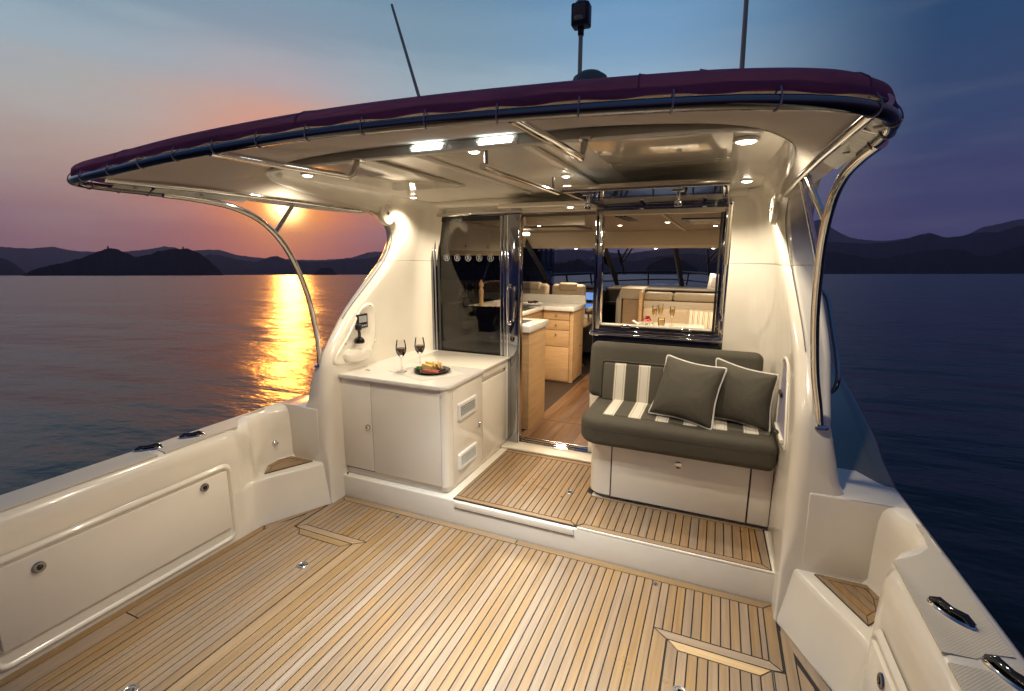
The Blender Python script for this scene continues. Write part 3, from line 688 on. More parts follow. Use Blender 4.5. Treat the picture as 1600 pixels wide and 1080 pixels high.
# bulging shelf below the lever
bm = new(); lathe(bm, [(0.0, 0.0), (0.07, 0.002), (0.12, -0.004), (0.15, -0.03), (0.135, -0.075), (0.06, -0.10), (0.0, -0.102)], (-1.385, 2.72, 1.075), seg=28, sx=0.42, sy=1.0); obj('pod_shelf', bm, gel2, t, smooth=True, angle=70)
bm = new(); lathe(bm, [(0.0, 0.034), (0.018, 0.032), (0.034, 0.020), (0.040, 0.0), (0.036, -0.012), (0.0, -0.014)], (-1.345, 2.70, 1.130), seg=22); obj('lever_base', bm, blackgloss, t, smooth=True)
bm = new(); tube(bm, [(-1.345, 2.70, 1.14), (-1.33, 2.69, 1.19), (-1.325, 2.675, 1.225)], 0.011, seg=10); box(bm, (-1.345, 2.655, 1.215), (-1.300, 2.69, 1.262), 0.012, 3); obj('lever', bm, blackp, t, smooth=True)
bm = bx((-1.386, 2.725, 1.215), (-1.370, 2.835, 1.320), 0.004); dsp = obj('display', bm, blackp, t, smooth=True)
obj('display_screen', bx((-1.3695, 2.738, 1.258), (-1.3685, 2.822, 1.306)), greyp, dsp)
for k in range(4): obj('display_button', bx((-1.3698, 2.742+k*0.021, 1.228), (-1.366, 2.756+k*0.021, 1.240), 0.001), greyp, dsp)
for yy, zz_ in ((2.86, 1.375), (2.925, 1.10), (2.60, 1.125)):
    bm = new(); lathe(bm, [(0.0, 0.003), (0.005, 0.002), (0.006, 0.0)], (-inner_x(zz_)+0.014, yy, zz_), seg=12, rot=Matrix.Rotation(rad(90), 3, 'Y')); obj('fixing_screw', bm, brushed, t, smooth=True)

# ------------------------------------------------------------------ cockpit sole
HALF = 1.405
sole_poly = [(-1.612, -2.2), (1.612, -2.2), (1.612, 2.0), (1.50, 2.22), (1.415, 2.40), (1.41, 2.512), (-1.41, 2.512), (-1.415, 2.40), (-1.50, 2.22), (-1.612, 2.0)]
sole = struct('cockpit_deck', pr(sole_poly, -0.10, -0.0045), caulk, label='caulked teak planked cockpit sole')
G = 0.0030
def plank(poly, m=teakY, top=0.0, parent=None, name='plank', th=0.006, g=G):
    q = inset(ccw(poly), g)
    if len(q) < 3: return None
    z_ = top+random.uniform(-0.0003, 0.0003)
    return obj(name, pr(q, z_-th, z_), m, parent or sole)
def rect(x0, x1, y0, y1): return [(x0, y0), (x1, y0), (x1, y1), (x0, y1)]
YA = -1.9
# border along the step, mitred at both ends
plank([(-0.01, 2.457), (-1.353, 2.457), (-1.405, 2.510), (-0.01, 2.510)], teakX); plank([(-0.01, 2.457), (1.353, 2.457), (1.405, 2.510), (-0.01, 2.510)], teakX)
seams = [1.353]; x = 1.327
while x > -1.34: seams.append(x); x -= 0.0426
seams = sorted([v for v in seams if v > -1.335 and abs(abs(v)-0.861) > 0.021]+[-1.353, 0.861, -0.861])
HX = 0.861      # inboard edge of the two hatch frames
for a, b in zip(seams, seams[1:]):
    if abs((a+b)/2) < HX:
        plank(rect(a, b, YA, 2.457), teakD if abs(a-0.28) < 0.02 or abs(a+0.56) < 0.02 else teakY)
    else:
        plank(rect(a, b, 2.108, 2.457))
for s in (-1, 1):
    M_ = (lambda P: P) if s > 0 else mirror
    plank(M_([(1.353, 2.108), (1.405, 2.066), (1.405, 2.510), (1.353, 2.457)]))
    # hatch frame: transverse plank, inboard king plank, then the lid itself
    plank(M_([(0.861, 2.108), (0.925, 2.058), (1.362, 2.058), (1.405, 2.066), (1.353, 2.108)]), teakX)
    plank(M_([(0.861, YA), (0.925, YA), (0.925, 2.056), (0.861, 2.108)]), teakD if s < 0 else teakY)
    lid = [(0.929, 2.054), (1.360, 2.054)]
    plank(M_([(0.9285, 2.056), (0.978, 2.006), (1.312, 2.006), (1.3595, 2.056)]), teakP if s > 0 else teakX, top=0.001)
    plank(M_([(0.9285, YA), (0.978, YA), (0.978, 2.006), (0.9285, 2.056)]), top=0.001)
    plank(M_([(1.3595, YA), (1.312, YA), (1.312, 2.006), (1.3595, 2.056)]), top=0.001)
    x = 0.978
    while x < 1.311: plank(M_(rect(x, min(1.312, x+0.0426), YA, 2.006)), top=0.001); x += 0.0426
    plank(M_([(1.366, YA), (1.413, YA), (1.413, 2.062), (1.366, 2.056)]))
    # outboard margins following the bulwark
    plank(M_([(1.413, YA), (1.460, YA), (1.460, 2.22), (1.413, 2.34)]))
    if s < 0:
        plank(M_([(1.460, YA), (1.560, YA), (1.560, 1.16), (1.460, 1.16)])); plank(M_([(1.460, 1.16), (1.492, 1.16), (1.492, 2.12), (1.460, 2.20)])); plank(M_([(1.492, 1.16), (1.560, 1.16), (1.560, 2.00), (1.492, 2.12)]))
    else:
        plank(M_([(1.460, YA), (1.513, YA), (1.513, 2.03), (1.460, 2.15)])); plank(M_([(1.513, YA), (1.560, YA), (1.560, 1.92), (1.513, 2.03)]))
    plank(M_([(1.560, YA), (1.608, YA), (1.608, 2.0), (1.560, 1.95)]))
    plank(M_([(1.560, 1.955), (1.606, 2.005), (1.50, 2.215), (1.42, 2.395), (1.415, 2.34), (1.46, 2.225)]) if s < 0 else M_([(1.560, 1.955), (1.606, 2.005), (1.50, 2.215), (1.42, 2.395), (1.416, 2.30)]), teakY)
    # thin stainless strip along the hatch gap
    gx = sorted((s*1.3608, s*1.3640)); obj('hatch_edge_strip', bx((gx[0], YA, -0.004), (gx[1], 2.056, 0.0015)), steel if s < 0 else brushed, sole)
def deck_latch(x, y, r, zt, label, group, big=True):
    t = thing('deck_latch', label, 'deck fitting', (x, y, zt), group)
    bm = new(); lathe(bm, [(0.0, 0.0012), (r*0.62, 0.0012), (r*0.70, 0.0030), (r*0.92, 0.0030), (r, 0.0005), (r, -0.002)], (x, y, zt+0.0005), seg=32); obj('round_plate', bm, brushed, t, smooth=True)
    bm = new(); box(bm, (x-r*0.5, y-r*0.16, zt+0.0015), (x+r*0.5, y+r*0.16, zt+0.0042), 0.001, rot=Matrix.Rotation(rad(35), 3, 'Z')); lathe(bm, [(0, 0.0042), (r*0.3, 0.0040), (r*0.32, 0.002)], (x, y, zt+0.0005), seg=18); obj('lift_ring', bm, darksteel, t, smooth=True)
deck_latch(-1.048, 1.783, 0.032, 0.001, 'round flush latch in the left teak hatch, nearer the cabin', 'round flush hatch latches')
deck_latch(-1.056, 0.905, 0.032, 0.001, 'round flush latch in the left teak hatch at the bottom edge of the picture', 'round flush hatch latches')
deck_latch(1.003, 1.790, 0.032, 0.001, 'round flush latch in the right teak hatch at the bottom edge', 'round flush hatch latches')
deck_latch(-0.860, 2.423, 0.015, 0.0, 'small round socket in the teak near the step, left one', 'small deck sockets')
deck_latch(0.832, 2.425, 0.016, 0.0, 'small round socket in the teak near the step, right one', 'small deck sockets')

# ------------------------------------------------------------------ raised entry platform
PZ = 0.170
bm = new()
box(bm, (-1.42, 2.512, -0.05), (1.42, 3.75, PZ-0.004), 0.012, 3)
plat = struct('entry_platform', bm, gel, smooth=True, label='raised cream moulded step with teak inlays in front of the saloon')
lipb = new(); box(lipb, (0.362, 2.512, PZ-0.01), (1.40, 2.524, PZ+0.004), 0.003); obj('moulded_lip', lipb, gel, plat, smooth=True)
dw = obj('step_drawer', bx((-0.462, 2.503, 0.118), (0.345, 2.513, 0.160), 0.003), gel2, plat, smooth=True)
obj('drawer_gap', bx((-0.466, 2.5085, 0.112), (0.349, 2.5125, 0.1165)), groove, plat)
for a in ((-1.40, 2.545, PZ-0.004), ):
    pass
obj('caulking_bed', pr([(-0.480, 2.520), (1.385, 2.520), (1.378, 2.93), (0.345, 2.93), (0.345, 3.42), (-0.480, 3.42)], PZ-0.0035, PZ+0.0006), caulk, plat)
Z2 = PZ+0.006
def pp(poly, m=teakY): return plank(poly, m, top=Z2, parent=plat, th=0.0055)
pp([(-0.475, 2.523), (0.352, 2.523), (0.312, 2.560), (-0.475, 2.560)], teakX)
pp([(-0.475, 2.560), (-0.448, 2.560), (-0.448, 3.355), (-0.475, 3.355)])
x = -0.448
while x < 0.300:
    b_ = min(x+0.0422, 0.312)
    pp(rect(x, b_, 2.560, 3.355)); x = b_
pp([(0.312, 3.355), (0.27, 3.40), (-0.475, 3.40), (-0.475, 3.355)], teakX)
pp([(0.356, 2.523), (1.383, 2.523), (1.340, 2.560), (0.395, 2.560)], teakX)
pp([(0.352, 2.527), (0.392, 2.563), (0.392, 2.905), (0.352, 2.905)]); pp([(0.312, 2.562), (0.352, 2.527), (0.352, 2.926), (0.312, 2.96)])
x = 0.392
while x < 1.27: pp(rect(x, min(1.294, x+0.0451), 2.560, 2.905)); x += 0.0451
pp([(1.294, 2.560), (1.341, 2.560), (1.322, 2.905), (1.294, 2.905)]); pp([(1.341, 2.560), (1.382, 2.525), (1.372, 2.905), (1.324, 2.905)])
pp([(0.352, 2.905), (1.37, 2.905), (1.37, 2.926), (0.352, 2.926)], teakX)
deck_latch(0.205, 2.905, 0.026, Z2, 'round flush ring latch in the teak platform by the bench corner', 'round flush hatch latches')
deck_latch(0.175, 2.815, 0.008, Z2, 'tiny round stud in the teak platform below the ring latch', 'small deck sockets')
# white threshold in front of the door
th_ = struct('door_threshold', bx((-0.56, 3.42, PZ-0.01), (0.30, 3.56, PZ+0.016), 0.01, 3), gel, smooth=True, label='cream moulded sill in front of the saloon door')

# ------------------------------------------------------------------ hardtop ceiling and cabin bulkhead
CZ = 2.19
bm = new()
rows = []
for y in (1.70, 2.2, 2.8, 3.58):
    rows.append([(x, y, CZ-0.02*(abs(x)/1.23)**6) for x in [-1.23+2.46*k/24 for k in range(25)]])
loft(bm, rows)
rows = [[(x, 1.70, CZ), (x, 1.80, CZ+0.025), (x, 2.2, CZ+0.06), (x, 3.2, CZ+0.12), (x, 6.9, CZ+0.10), (x, 7.3, CZ-0.10), (x, 7.25, CZ-0.2)] for x in (-1.23, -1.0, 0, 1.0, 1.23)]
loft(bm, rows)
for s in (-1, 1):
    loft(bm, [[(s*1.23, y, CZ-0.02), (s*1.33, y, CZ-0.03), (s*1.38, y, CZ-0.01), (s*1.33, y, CZ+0.02), (s*1.0, y, CZ+0.04)] for y in (2.3, 3.0, 5.0, 6.9)])
ht = struct('hardtop', bm, ceilm, smooth=True, label='glossy cream moulded cockpit ceiling of the hardtop')
# recessed overhead panels
for x0, x1, y0, y1 in ((0.50, 1.03, 1.83, 2.79), (-1.02, -0.50, 1.83, 2.79)):
    obj('overhead_panel', bx((x0, y0, CZ-0.016), (x1, y1, CZ-0.004), 0.004), mat('overhead_panel_gloss', (0.52, 0.48, 0.40), 0.10, coat=0.5), ht, smooth=True)
for x0, x1 in ((-0.26, -0.235), (0.26, 0.30)):
    obj('overhead_rib', bx((x0, 1.85, CZ-0.020), (x1, 3.25, CZ-0.004), 0.004), ceilm, ht, smooth=True)
hp = mat('cool_grey_beam', (0.50, 0.51, 0.50), 0.3)
bm = new()
pts = [(-1.17, 1.95), (-1.12, 1.86), (-1.0, 1.80), (-0.7, 1.765), (-0.4, 1.75), (0, 1.742), (0.4, 1.75), (0.7, 1.765), (1.0, 1.80), (1.12, 1.86)]
sp = smoothpath([(x, y, 0) for x, y in pts], 4)
loft(bm, [[(p_.x, p_.y, 2.200), (p_.x, p_.y-0.010, 2.192), (p_.x, p_.y-0.028, 2.152), (p_.x, p_.y-0.022, 2.147), (p_.x, p_.y+0.02, 2.150), (p_.x, p_.y+0.05, 2.20)] for p_ in sp])
obj('aft_beam', bm, hp, ht, smooth=True, angle=60)

bk = struct('cabin_bulkhead', bx((-1.275, 3.575, 2.075), (1.09, 3.66, 2.20), 0.004), gel, smooth=True, label='cream bulkhead above and between the saloon door and window')
obj('coving', tb([(-1.3, 3.56, 2.165), (1.15, 3.56, 2.165)], 0.035, seg=12), gel, bk, smooth=True)
obj('lower_panel', bx((0.155, 3.575, PZ), (1.09, 3.64, 0.96), 0.004), gel, bk, smooth=True)
obj('side_panel', bx((1.062, 3.575, PZ), (1.09, 3.66, 2.08), 0.002), gel, bk)
obj('soffit', bx((-0.52, 3.30, 2.088), (0.20, 3.575, 2.12), 0.012, 3), gel, bk, smooth=True)
rb = thing('roller_blind', 'rolled horizontal blind tube with grey end cap above the saloon door', 'blind', (-0.1, 3.40, 2.10))
obj('rolled_cloth', tb([(-0.34, 3.36, 2.098), (0.17, 3.36, 2.098)], 0.026, seg=20), mat('taupe_blind_cloth', (0.42, 0.37, 0.29), 0.45), rb, smooth=True)
obj('end_cap', tb([(-0.42, 3.36, 2.098), (-0.34, 3.36, 2.098)], 0.029, seg=20), mat('grey_cap', (0.20, 0.18, 0.15), 0.4), rb, smooth=True)

# ------------------------------------------------------------------ glass door with steel frame
dr = thing('saloon_door', 'tall tinted glass saloon door panel in polished steel frame behind the counter', 'glass door', (-0.85, 3.57, PZ))
bm = new(); box(bm, (-1.262, 3.545, PZ), (-1.238, 3.60, 2.085), 0.003); box(bm, (-1.234, 3.552, PZ), (-1.214, 3.60, 2.075), 0.003); obj('jamb', bm, darksteel, dr, smooth=True)
bm = new(); box(bm, (-1.262, 3.548, 2.062), (-0.43, 3.60, 2.088), 0.003); obj('head_rail', bm, steel, dr, smooth=True)
bm = new(); box(bm, (-1.212, 3.565, 2.022), (-0.552, 3.585, 2.060)); box(bm, (-1.212, 3.565, PZ+0.01), (-0.552, 3.585, PZ+0.05)); box(bm, (-1.212, 3.565, PZ+0.05), (-1.185, 3.585, 2.022)); obj('black_border', bm, blackgloss, dr)
pane = obj('glass_pane', bx((-1.185, 3.572, PZ+0.05), (-0.552, 3.580, 2.022)), tinted, dr)
bm = new(); box(bm, (-0.612, 3.556, PZ+0.02), (-0.588, 3.571, 2.058), 0.003); box(bm, (-0.580, 3.552, PZ+0.02), (-0.553, 3.571, 2.060), 0.003); obj('meeting_stile', bm, darksteel, dr, smooth=True)
obj('edge_strip', bx((-0.550, 3.548, PZ+0.02), (-0.536, 3.571, 2.060), 0.003), steel, dr, smooth=True)
bm = new(); box(bm, (-0.530, 3.535, PZ+0.005), (-0.440, 3.60, 2.062), 0.006, 3); obj('door_stile', bm, darksteel, dr, smooth=True)
bm = new(); box(bm, (-0.438, 3.540, PZ+0.005), (-0.430, 3.60, 2.062), 0.002); obj('edge_strip', bm, steel, dr, smooth=True)
h = new(); tube(h, smoothpath([(-0.515, 3.535, 1.50), (-0.515, 3.50, 1.50), (-0.515, 3.488, 1.46), (-0.515, 3.482, 1.36), (-0.515, 3.488, 1.26), (-0.515, 3.50, 1.215), (-0.515, 3.535, 1.21)], 5), 0.0085, seg=12)
box(h, (-0.530, 3.528, 1.49), (-0.500, 3.540, 1.52), 0.004); box(h, (-0.530, 3.528, 1.19), (-0.500, 3.540, 1.225), 0.004)
obj('pull_handle', h, steel, dr, smooth=True)
h = new(); tube(h, smoothpath([(-0.475, 3.535, 1.50), (-0.470, 3.515, 1.49), (-0.462, 3.508, 1.40), (-0.468, 3.508, 1.30), (-0.475, 3.515, 1.235), (-0.475, 3.535, 1.225)], 5), 0.006, seg=10); obj('latch_lever', h, steel, dr, smooth=True)
# six ring emblems printed on the glass
def emblem(cx, cz, r, parent):
    bm = new(); y = 3.5700
    def arc(a0, a1, r0, r1, cx_=cx, cz_=cz, n=18, y_=y):
        A = [(cx_+r0*math.cos(rad(lerp(a0, a1, k/n))), y_, cz_+r0*math.sin(rad(lerp(a0, a1, k/n)))) for k in range(n+1)]
        B_ = [(cx_+r1*math.cos(rad(lerp(a0, a1, k/n))), y_, cz_+r1*math.sin(rad(lerp(a0, a1, k/n)))) for k in range(n+1)]
        loft(bm, [A, B_])
    arc(125, 392, r*0.935, r); arc(50, 108, r*0.945, r)
    arc(-85, 165, r*0.31, r*0.40, cx-r*0.02, cz+r*0.18, y_=y-0.0003)
    # stem and leg of the letter
    def quad(P): bm.faces.new([bm.verts.new((cx+a*r, y-0.0006, cz+b_*r)) for a, b_ in P])
    quad([(-0.38, -0.56), (-0.28, -0.56), (-0.20, 0.12), (-0.30, 0.12)]); quad([(0.06, -0.12), (0.17, -0.12), (0.54, -0.56), (0.42, -0.56)])
    obj('emblem', bm, logoE, parent)
for k in range(6): emblem(lerp(-1.118, -0.600, k/5.0), 1.726, 0.0265, dr)

# track under the doorway
tr_ = thing('door_track', 'row of parallel polished steel sliding tracks across the saloon doorway', 'door track', (-0.15, 3.60, PZ))
for k, (y0, y1, z1, m_) in enumerate([(3.535, 3.550, 0.200, steel), (3.556, 3.566, 0.192, darksteel), (3.572, 3.584, 0.198, steel), (3.590, 3.602, 0.192, darksteel), (3.608, 3.625, 0.200, steel), (3.64, 3.655, 0.204, brushed)]):
    obj('track_rail', bx((-0.43, y0, PZ+0.008), (0.30, y1, z1), 0.002), m_, tr_)

# ------------------------------------------------------------------ window above the bench
wd = thing('saloon_window', 'open saloon window frame in polished steel above the bench', 'window', (0.62, 3.57, 1.0))
obj('frame_post', bx((0.168, 3.520, 1.15), (0.182, 3.60, 2.075), 0.003), darksteel, wd, smooth=True)
obj('frame_post', bx((0.186, 3.535, 1.15), (0.222, 3.60, 2.075), 0.004), steel, wd, smooth=True)
obj('frame_post', bx((1.020, 3.535, 1.15), (1.048, 3.60, 2.06), 0.004), darksteel, wd, smooth=True)
obj('frame_post', bx((1.050, 3.545, 0.96), (1.078, 3.60, 2.09), 0.004), steel, wd, smooth=True)
obj('window_seal', bx((1.002, 3.540, 1.22), (1.018, 3.60, 2.05), 0.003), blackp, wd)
obj('head_rail', bx((0.168, 3.535, 2.035), (1.06, 3.60, 2.073), 0.004), brow, wd, smooth=True)
obj('head_channel', bx((0.168, 3.530, 2.066), (1.06, 3.575, 2.088), 0.003), darksteel, wd, smooth=True)
obj('sill_rail', bx((0.150, 3.505, 1.163), (1.072, 3.60, 1.182), 0.005), steel, wd, smooth=True)
obj('sill_step', bx((0.150, 3.525, 1.186), (1.055, 3.60, 1.204), 0.004), darksteel, wd, smooth=True)
obj('sill_seal', bx((0.190, 3.54, 1.208), (1.03, 3.60, 1.232), 0.003), blackgloss, wd, smooth=True)
obj('sill_apron', bx((0.170, 3.545, 0.955), (1.062, 3.60, 1.160), 0.004), blackgloss, wd, smooth=True)
for x in (0.42, 0.84): obj('sill_catch', bx((x-0.035, 3.515, 1.226), (x+0.035, 3.54, 1.246), 0.005), steel, wd, smooth=True)
obj('inner_sill', bx((0.222, 3.55, 1.234), (1.0, 3.612, 1.245), 0.003), mat('sill_cream', (0.66, 0.60, 0.48), 0.35), wd)

lf = thing('hinged_window', 'window sash swung up flat under the ceiling, held by a gas strut', 'open window', (0.62, 2.55, 2.10))
def sash(x0, x1): pass
ya, yb = 2.56, 3.52
def leafz(y): return 2.092
XL0, XL1 = 0.215, 1.035
obj('sash_rail', bx((XL0, ya-0.014, 2.078), (XL1, ya+0.006, 2.112), 0.003), mat('champagne_anodised', (0.60, 0.56, 0.47), 0.18, metal=0.85), lf, smooth=True)
obj('sash_rail', bx((XL0, yb-0.01, 2.080), (XL1, yb+0.02, 2.108), 0.003), darksteel, lf, smooth=True)
obj('sash_stile', bx((XL0, ya, 2.078), (XL0+0.03, yb, 2.110), 0.003), darksteel, lf, smooth=True)
obj('sash_stile', bx((XL1-0.03, ya, 2.078), (XL1, yb, 2.110), 0.003), darksteel, lf, smooth=True)
obj('sash_glass', bx((XL0+0.028, ya+0.004, 2.092), (XL1-0.028, yb, 2.100)), mat('black_tinted_sash_glass', (0.012, 0.014, 0.020), 0.03, coat=0.8), lf)
obj('glass_border', bx((XL0+0.03, 2.96, 2.089), (XL1-0.03, 2.975, 2.0918)), steel, lf)
for x in (0.335, 0.800):
    bm = new(); box(bm, (x-0.03, ya+0.06, 2.068), (x+0.03, ya+0.10, 2.080), 0.004); tube(bm, [(x, ya+0.08, 2.07), (x+0.002, ya+0.085, 2.035), (x+0.002, ya+0.08, 2.0)], 0.010, seg=12); box(bm, (x-0.016, ya+0.072, 1.995), (x+0.018, ya+0.092, 2.03), 0.006)
    obj('sash_latch', bm, steel, lf, smooth=True)
for x in (0.50, 0.90): obj('hinge', bx((x-0.012, 3.42, 2.062), (x+0.012, 3.52, 2.079), 0.004), steel, lf, smooth=True)
obj('gas_strut_cylinder', tb([(1.052, 3.18, 2.060), (1.054, 3.40, 1.70)], 0.0125, seg=16), mat('strut_satin', (0.58, 0.54, 0.46), 0.25, metal=0.9), lf, smooth=True)
obj('gas_strut_rod', tb([(1.054, 3.40, 1.70), (1.056, 3.53, 1.34)], 0.0055, seg=12), steel, lf, smooth=True)
bm = new(); box(bm, (1.046, 3.15, 2.04), (1.062, 3.20, 2.085), 0.005); box(bm, (1.046, 3.51, 1.31), (1.064, 3.545, 1.36), 0.005); obj('strut_bracket', bm, steel, lf, smooth=True)

# ------------------------------------------------------------------ awning: canvas, steel frame, lacing
aw = thing('aft_awning', 'plum canvas awning on a curved polished steel rail over the cockpit', 'awning', (0, 1.2, 2.05))
# port and starboard runs measured separately; the frame is very slightly racked
portrun = [(-1.335, 2.02, 2.015), (-1.348, 1.75, 2.018), (-1.358, 1.46, 2.020), (-1.362, 1.26, 2.021), (-1.345, 1.155, 2.022), (-1.295, 1.100, 2.024), (-1.17, 1.080, 2.028), (-0.95, 1.070, 2.039), (-0.66, 1.063, 2.056), (-0.33, 1.058, 2.067)]
stbdrun = [(0.33, 1.056, 2.067), (0.62, 1.060, 2.058), (0.84, 1.065, 2.049), (1.02, 1.076, 2.040), (1.17, 1.108, 2.031), (1.265, 1.170, 2.027), (1.318, 1.255, 2.026), (1.340, 1.37, 2.024), (1.344, 1.60, 2.020), (1.340, 1.80, 2.018), (1.335, 2.02, 2.015)]
full = [Vector(p_) for p_ in portrun]+[Vector((0, 1.055, 2.071))]+[Vector(p_) for p_ in stbdrun]
railp = smoothpath(full, 8)
# the rail continues down both sides as the stanchions
down = [(1.350, 1.46, 2.019), (1.348, 1.62, 2.013), (1.347, 1.80, 1.992), (1.352, 1.96, 1.938), (1.360, 2.09, 1.840), (1.376, 2.20, 1.700), (1.400, 2.305, 1.500), (1.440, 2.395, 1.250), (1.478, 2.445, 1.08), (1.495, 2.457, 0.985)]
start = railp[8*2:len(railp)-8*2]
bm = new(); tube(bm, start, 0.0142, seg=20); obj('main_rail', bm, railsteel, aw, smooth=True)
for s in (-1, 1):
    bm = new(); tube(bm, smoothpath([(s*a, b_, c_) for a, b_, c_ in down], 8), 0.0165, seg=18); st = obj('stanchion', bm, steel, aw, smooth=True)
    bm = new(); lathe(bm, [(0.0, 0.012), (0.024, 0.012), (0.034, 0.006), (0.036, -0.004)], (s*1.496, 2.457, 0.985), seg=26); obj('base_flange', bm, steel, st, smooth=True)
    bm = new(); tube(bm, [(s*1.290, 1.20, 2.045), (s*1.285, 1.8, 2.055), (s*1.285, 2.3, 2.055), (s*1.290, 2.72, 2.052)], 0.015, seg=16); obj('side_tube', bm, steel, aw, smooth=True)
    bm = new(); tube(bm, [(s*1.290, 2.16, 2.05), (s*1.358, 2.06, 1.865)], 0.012, seg=14); obj('short_strut', bm, steel, aw, smooth=True)
    if s > 0:
        bm = new(); tube(bm, [(s*1.290, 2.26, 2.05), (s*1.378, 2.20, 1.70)], 0.012, seg=14); obj('short_strut', bm, steel, aw, smooth=True)
    bm = new(); tube(bm, [(s*1.288, 1.40, 2.046), (s*1.344, 1.40, 2.026)], 0.009, seg=12); obj('short_strut', bm, steel, aw, smooth=True)
    # weather skirt of the canvas hanging outside the stanchion curve
    dn = smoothpath([(s*a, b_, c_) for a, b_, c_ in down], 8)
    # bent overhead braces
bm = new(); tube(bm, smoothpath([(0.560, 1.062, 2.056), (0.562, 1.35, 2.064), (0.560, 1.60, 2.073), (0.556, 1.68, 2.080), (0.555, 1.73, 2.150)], 5), 0.0125, seg=14)
lathe(bm, [(0.026, 0.004), (0.026, -0.004), (0.012, -0.008)], (0.555, 1.733, 2.150), seg=20); obj('overhead_brace', bm, steel, aw, smooth=True)
bm = new(); tube(bm, smoothpath([(-0.450, 1.062, 2.058), (-0.448, 1.35, 2.064), (-0.446, 1.60, 2.071), (-0.446, 1.68, 2.078), (-0.446, 1.73, 2.150)], 5), 0.0125, seg=14)
lathe(bm, [(0.026, 0.004), (0.026, -0.004), (0.012, -0.008)], (-0.446, 1.733, 2.150), seg=20); obj('overhead_brace', bm, steel, aw, smooth=True)
# canvas valance and top skin; slightly slack between the lacing points
def dome_pt(p_, v):
    # outward direction from the roof's centre region
    c_ = Vector((max(-1.15, min(1.15, p_.x*0.96)), max(1.35, p_.y), 0)); o_ = Vector((p_.x, p_.y, 0))-c_
    return o_.normalized() if o_.length > 1e-5 else Vector((0, -1, 0))
cv = railp
L = [0]
for a, b_ in zip(cv, cv[1:]): L.append(L[-1]+(b_-a).length)
bm = new(); rows = []
prof = [(0.002, 0.0150), (0.003, 0.022), (0.002, 0.034), (-0.001, 0.046), (-0.008, 0.056), (-0.030, 0.070), (-0.10, 0.092), (-0.20, 0.125), (-0.40, 0.19)]
for i, p_ in enumerate(cv):
    o_ = dome_pt(p_, 0); scal = 0.5-0.5*math.cos(2*math.pi*L[i]/0.19)
    row = []
    for j, (ou, up) in enumerate(prof):
        sl = scal*(0.006 if j == 0 else 0.003 if j == 1 else 0)
        w_ = 0.004*noise.noise(Vector((L[i]*4, j*0.7, 3))) if 0 < j < 5 else 0
        q = p_+o_*(ou+w_)+Vector((0, 0, up+sl))
        row.append(q)
    rows.append(row)
loft(bm, rows)
# roof skin between the sides
top = [r[-1] for r in rows]
for v in bm.verts:
    ax = abs(v.co.x); zc_ = min(2.216, 1.75+0.268*v.co.y)
    if v.co.y > 1.35 and ax > 1.10: v.co.z = max(v.co.z, min(2.02+(1.345-ax)*1.15, zc_))
    if v.co.y > 1.3 and ax < 1.25: v.co.z = lerp(v.co.z, zc_, min(1, max(0, (v.co.y-1.3)/0.35))) if ax < 1.15 else max(v.co.z, 0)
obj('canvas_cover', bm, canvas, aw, smooth=True, angle=80)
bm = new(); loft(bm, [[r[0]+Vector((0, 0, 0.0002)), r[1], r[2]+(r[3]-r[2])*(0.15+0.35*noise.noise(Vector((i*0.21, 3, 1))))] for i, r in enumerate([[v+(dome_pt(v, 0)*0.0016) for v in q_] for q_ in rows])]); obj('canvas_hem', bm, canvas, aw, smooth=True, angle=80)
for q in (0.10, 0.2, 0.335, 0.47, 0.62, 0.76, 0.88):
    i = int(q*(len(rows)-1))
    bm = new(); tube(bm, [v+Vector((0, 0, 0.0005)) for v in rows[i][1:]], 0.0022, seg=6); obj('canvas_seam', bm, canvas, aw, smooth=True)
# roof skin from valance to the hardtop
bm = new(); n_ = len(top); hfn = n_//2
loft(bm, [[top[k]+(top[n_-1-k]-top[k])*t+Vector((0, 0, 0.10*t*(1-t)*min(1, abs(top[k].x)))) for t in [j/12.0 for j in range(13)]] for k in range(0, hfn+1, 2)])
for v in bm.verts:
    ax = abs(v.co.x); zc_ = min(2.216, 1.75+0.268*v.co.y)
    if v.co.y > 1.35 and ax > 1.10: v.co.z = max(v.co.z, min(2.02+(1.345-ax)*1.15, zc_))
    if v.co.y > 1.3 and ax < 1.25: v.co.z = lerp(v.co.z, zc_, min(1, max(0, (v.co.y-1.3)/0.35))) if ax < 1.15 else max(v.co.z, 0)
obj('canvas_roof', bm, canvas, aw, smooth=True, angle=80)
# underside lining
inner = [(-1.262, 2.80, 2.060), (-1.258, 2.5, 2.085), (-1.250, 2.2, 2.108), (-1.225, 2.0, 2.128), (-1.17, 1.89, 2.142), (-1.09, 1.82, 2.156), (-0.9, 1.770, 2.176), (-0.5, 1.745, 2.194)]
innerf = inner+[(0, 1.735, 2.196)]+[(-a, b_, c_) for a, b_, c_ in inner[::-1]]
outer = [(-1.318, 2.75, 2.030), (-1.325, 2.4, 2.024), (-1.335, 2.02, 2.028), (-1.335, 1.75, 2.034), (-1.338, 1.46, 2.044), (-1.322, 1.27, 2.046), (-1.22, 1.135, 2.050), (-0.84, 1.080, 2.073)]
outerf = outer+[(0, 1.070, 2.098)]+[(-a, b_, c_) for a, b_, c_ in outer[::-1]]
ip, op = smoothpath(innerf, 6), smoothpath(outerf, 6)
bm = new(); loft(bm, [[a+(b_-a)*t+Vector((0, 0, -0.012*math.sin(math.pi*t)+0.0)) for t in [k/8.0 for k in range(9)]] for a, b_ in zip(op, ip)])
obj('canvas_lining', bm, canvasin, aw, smooth=True, angle=80)
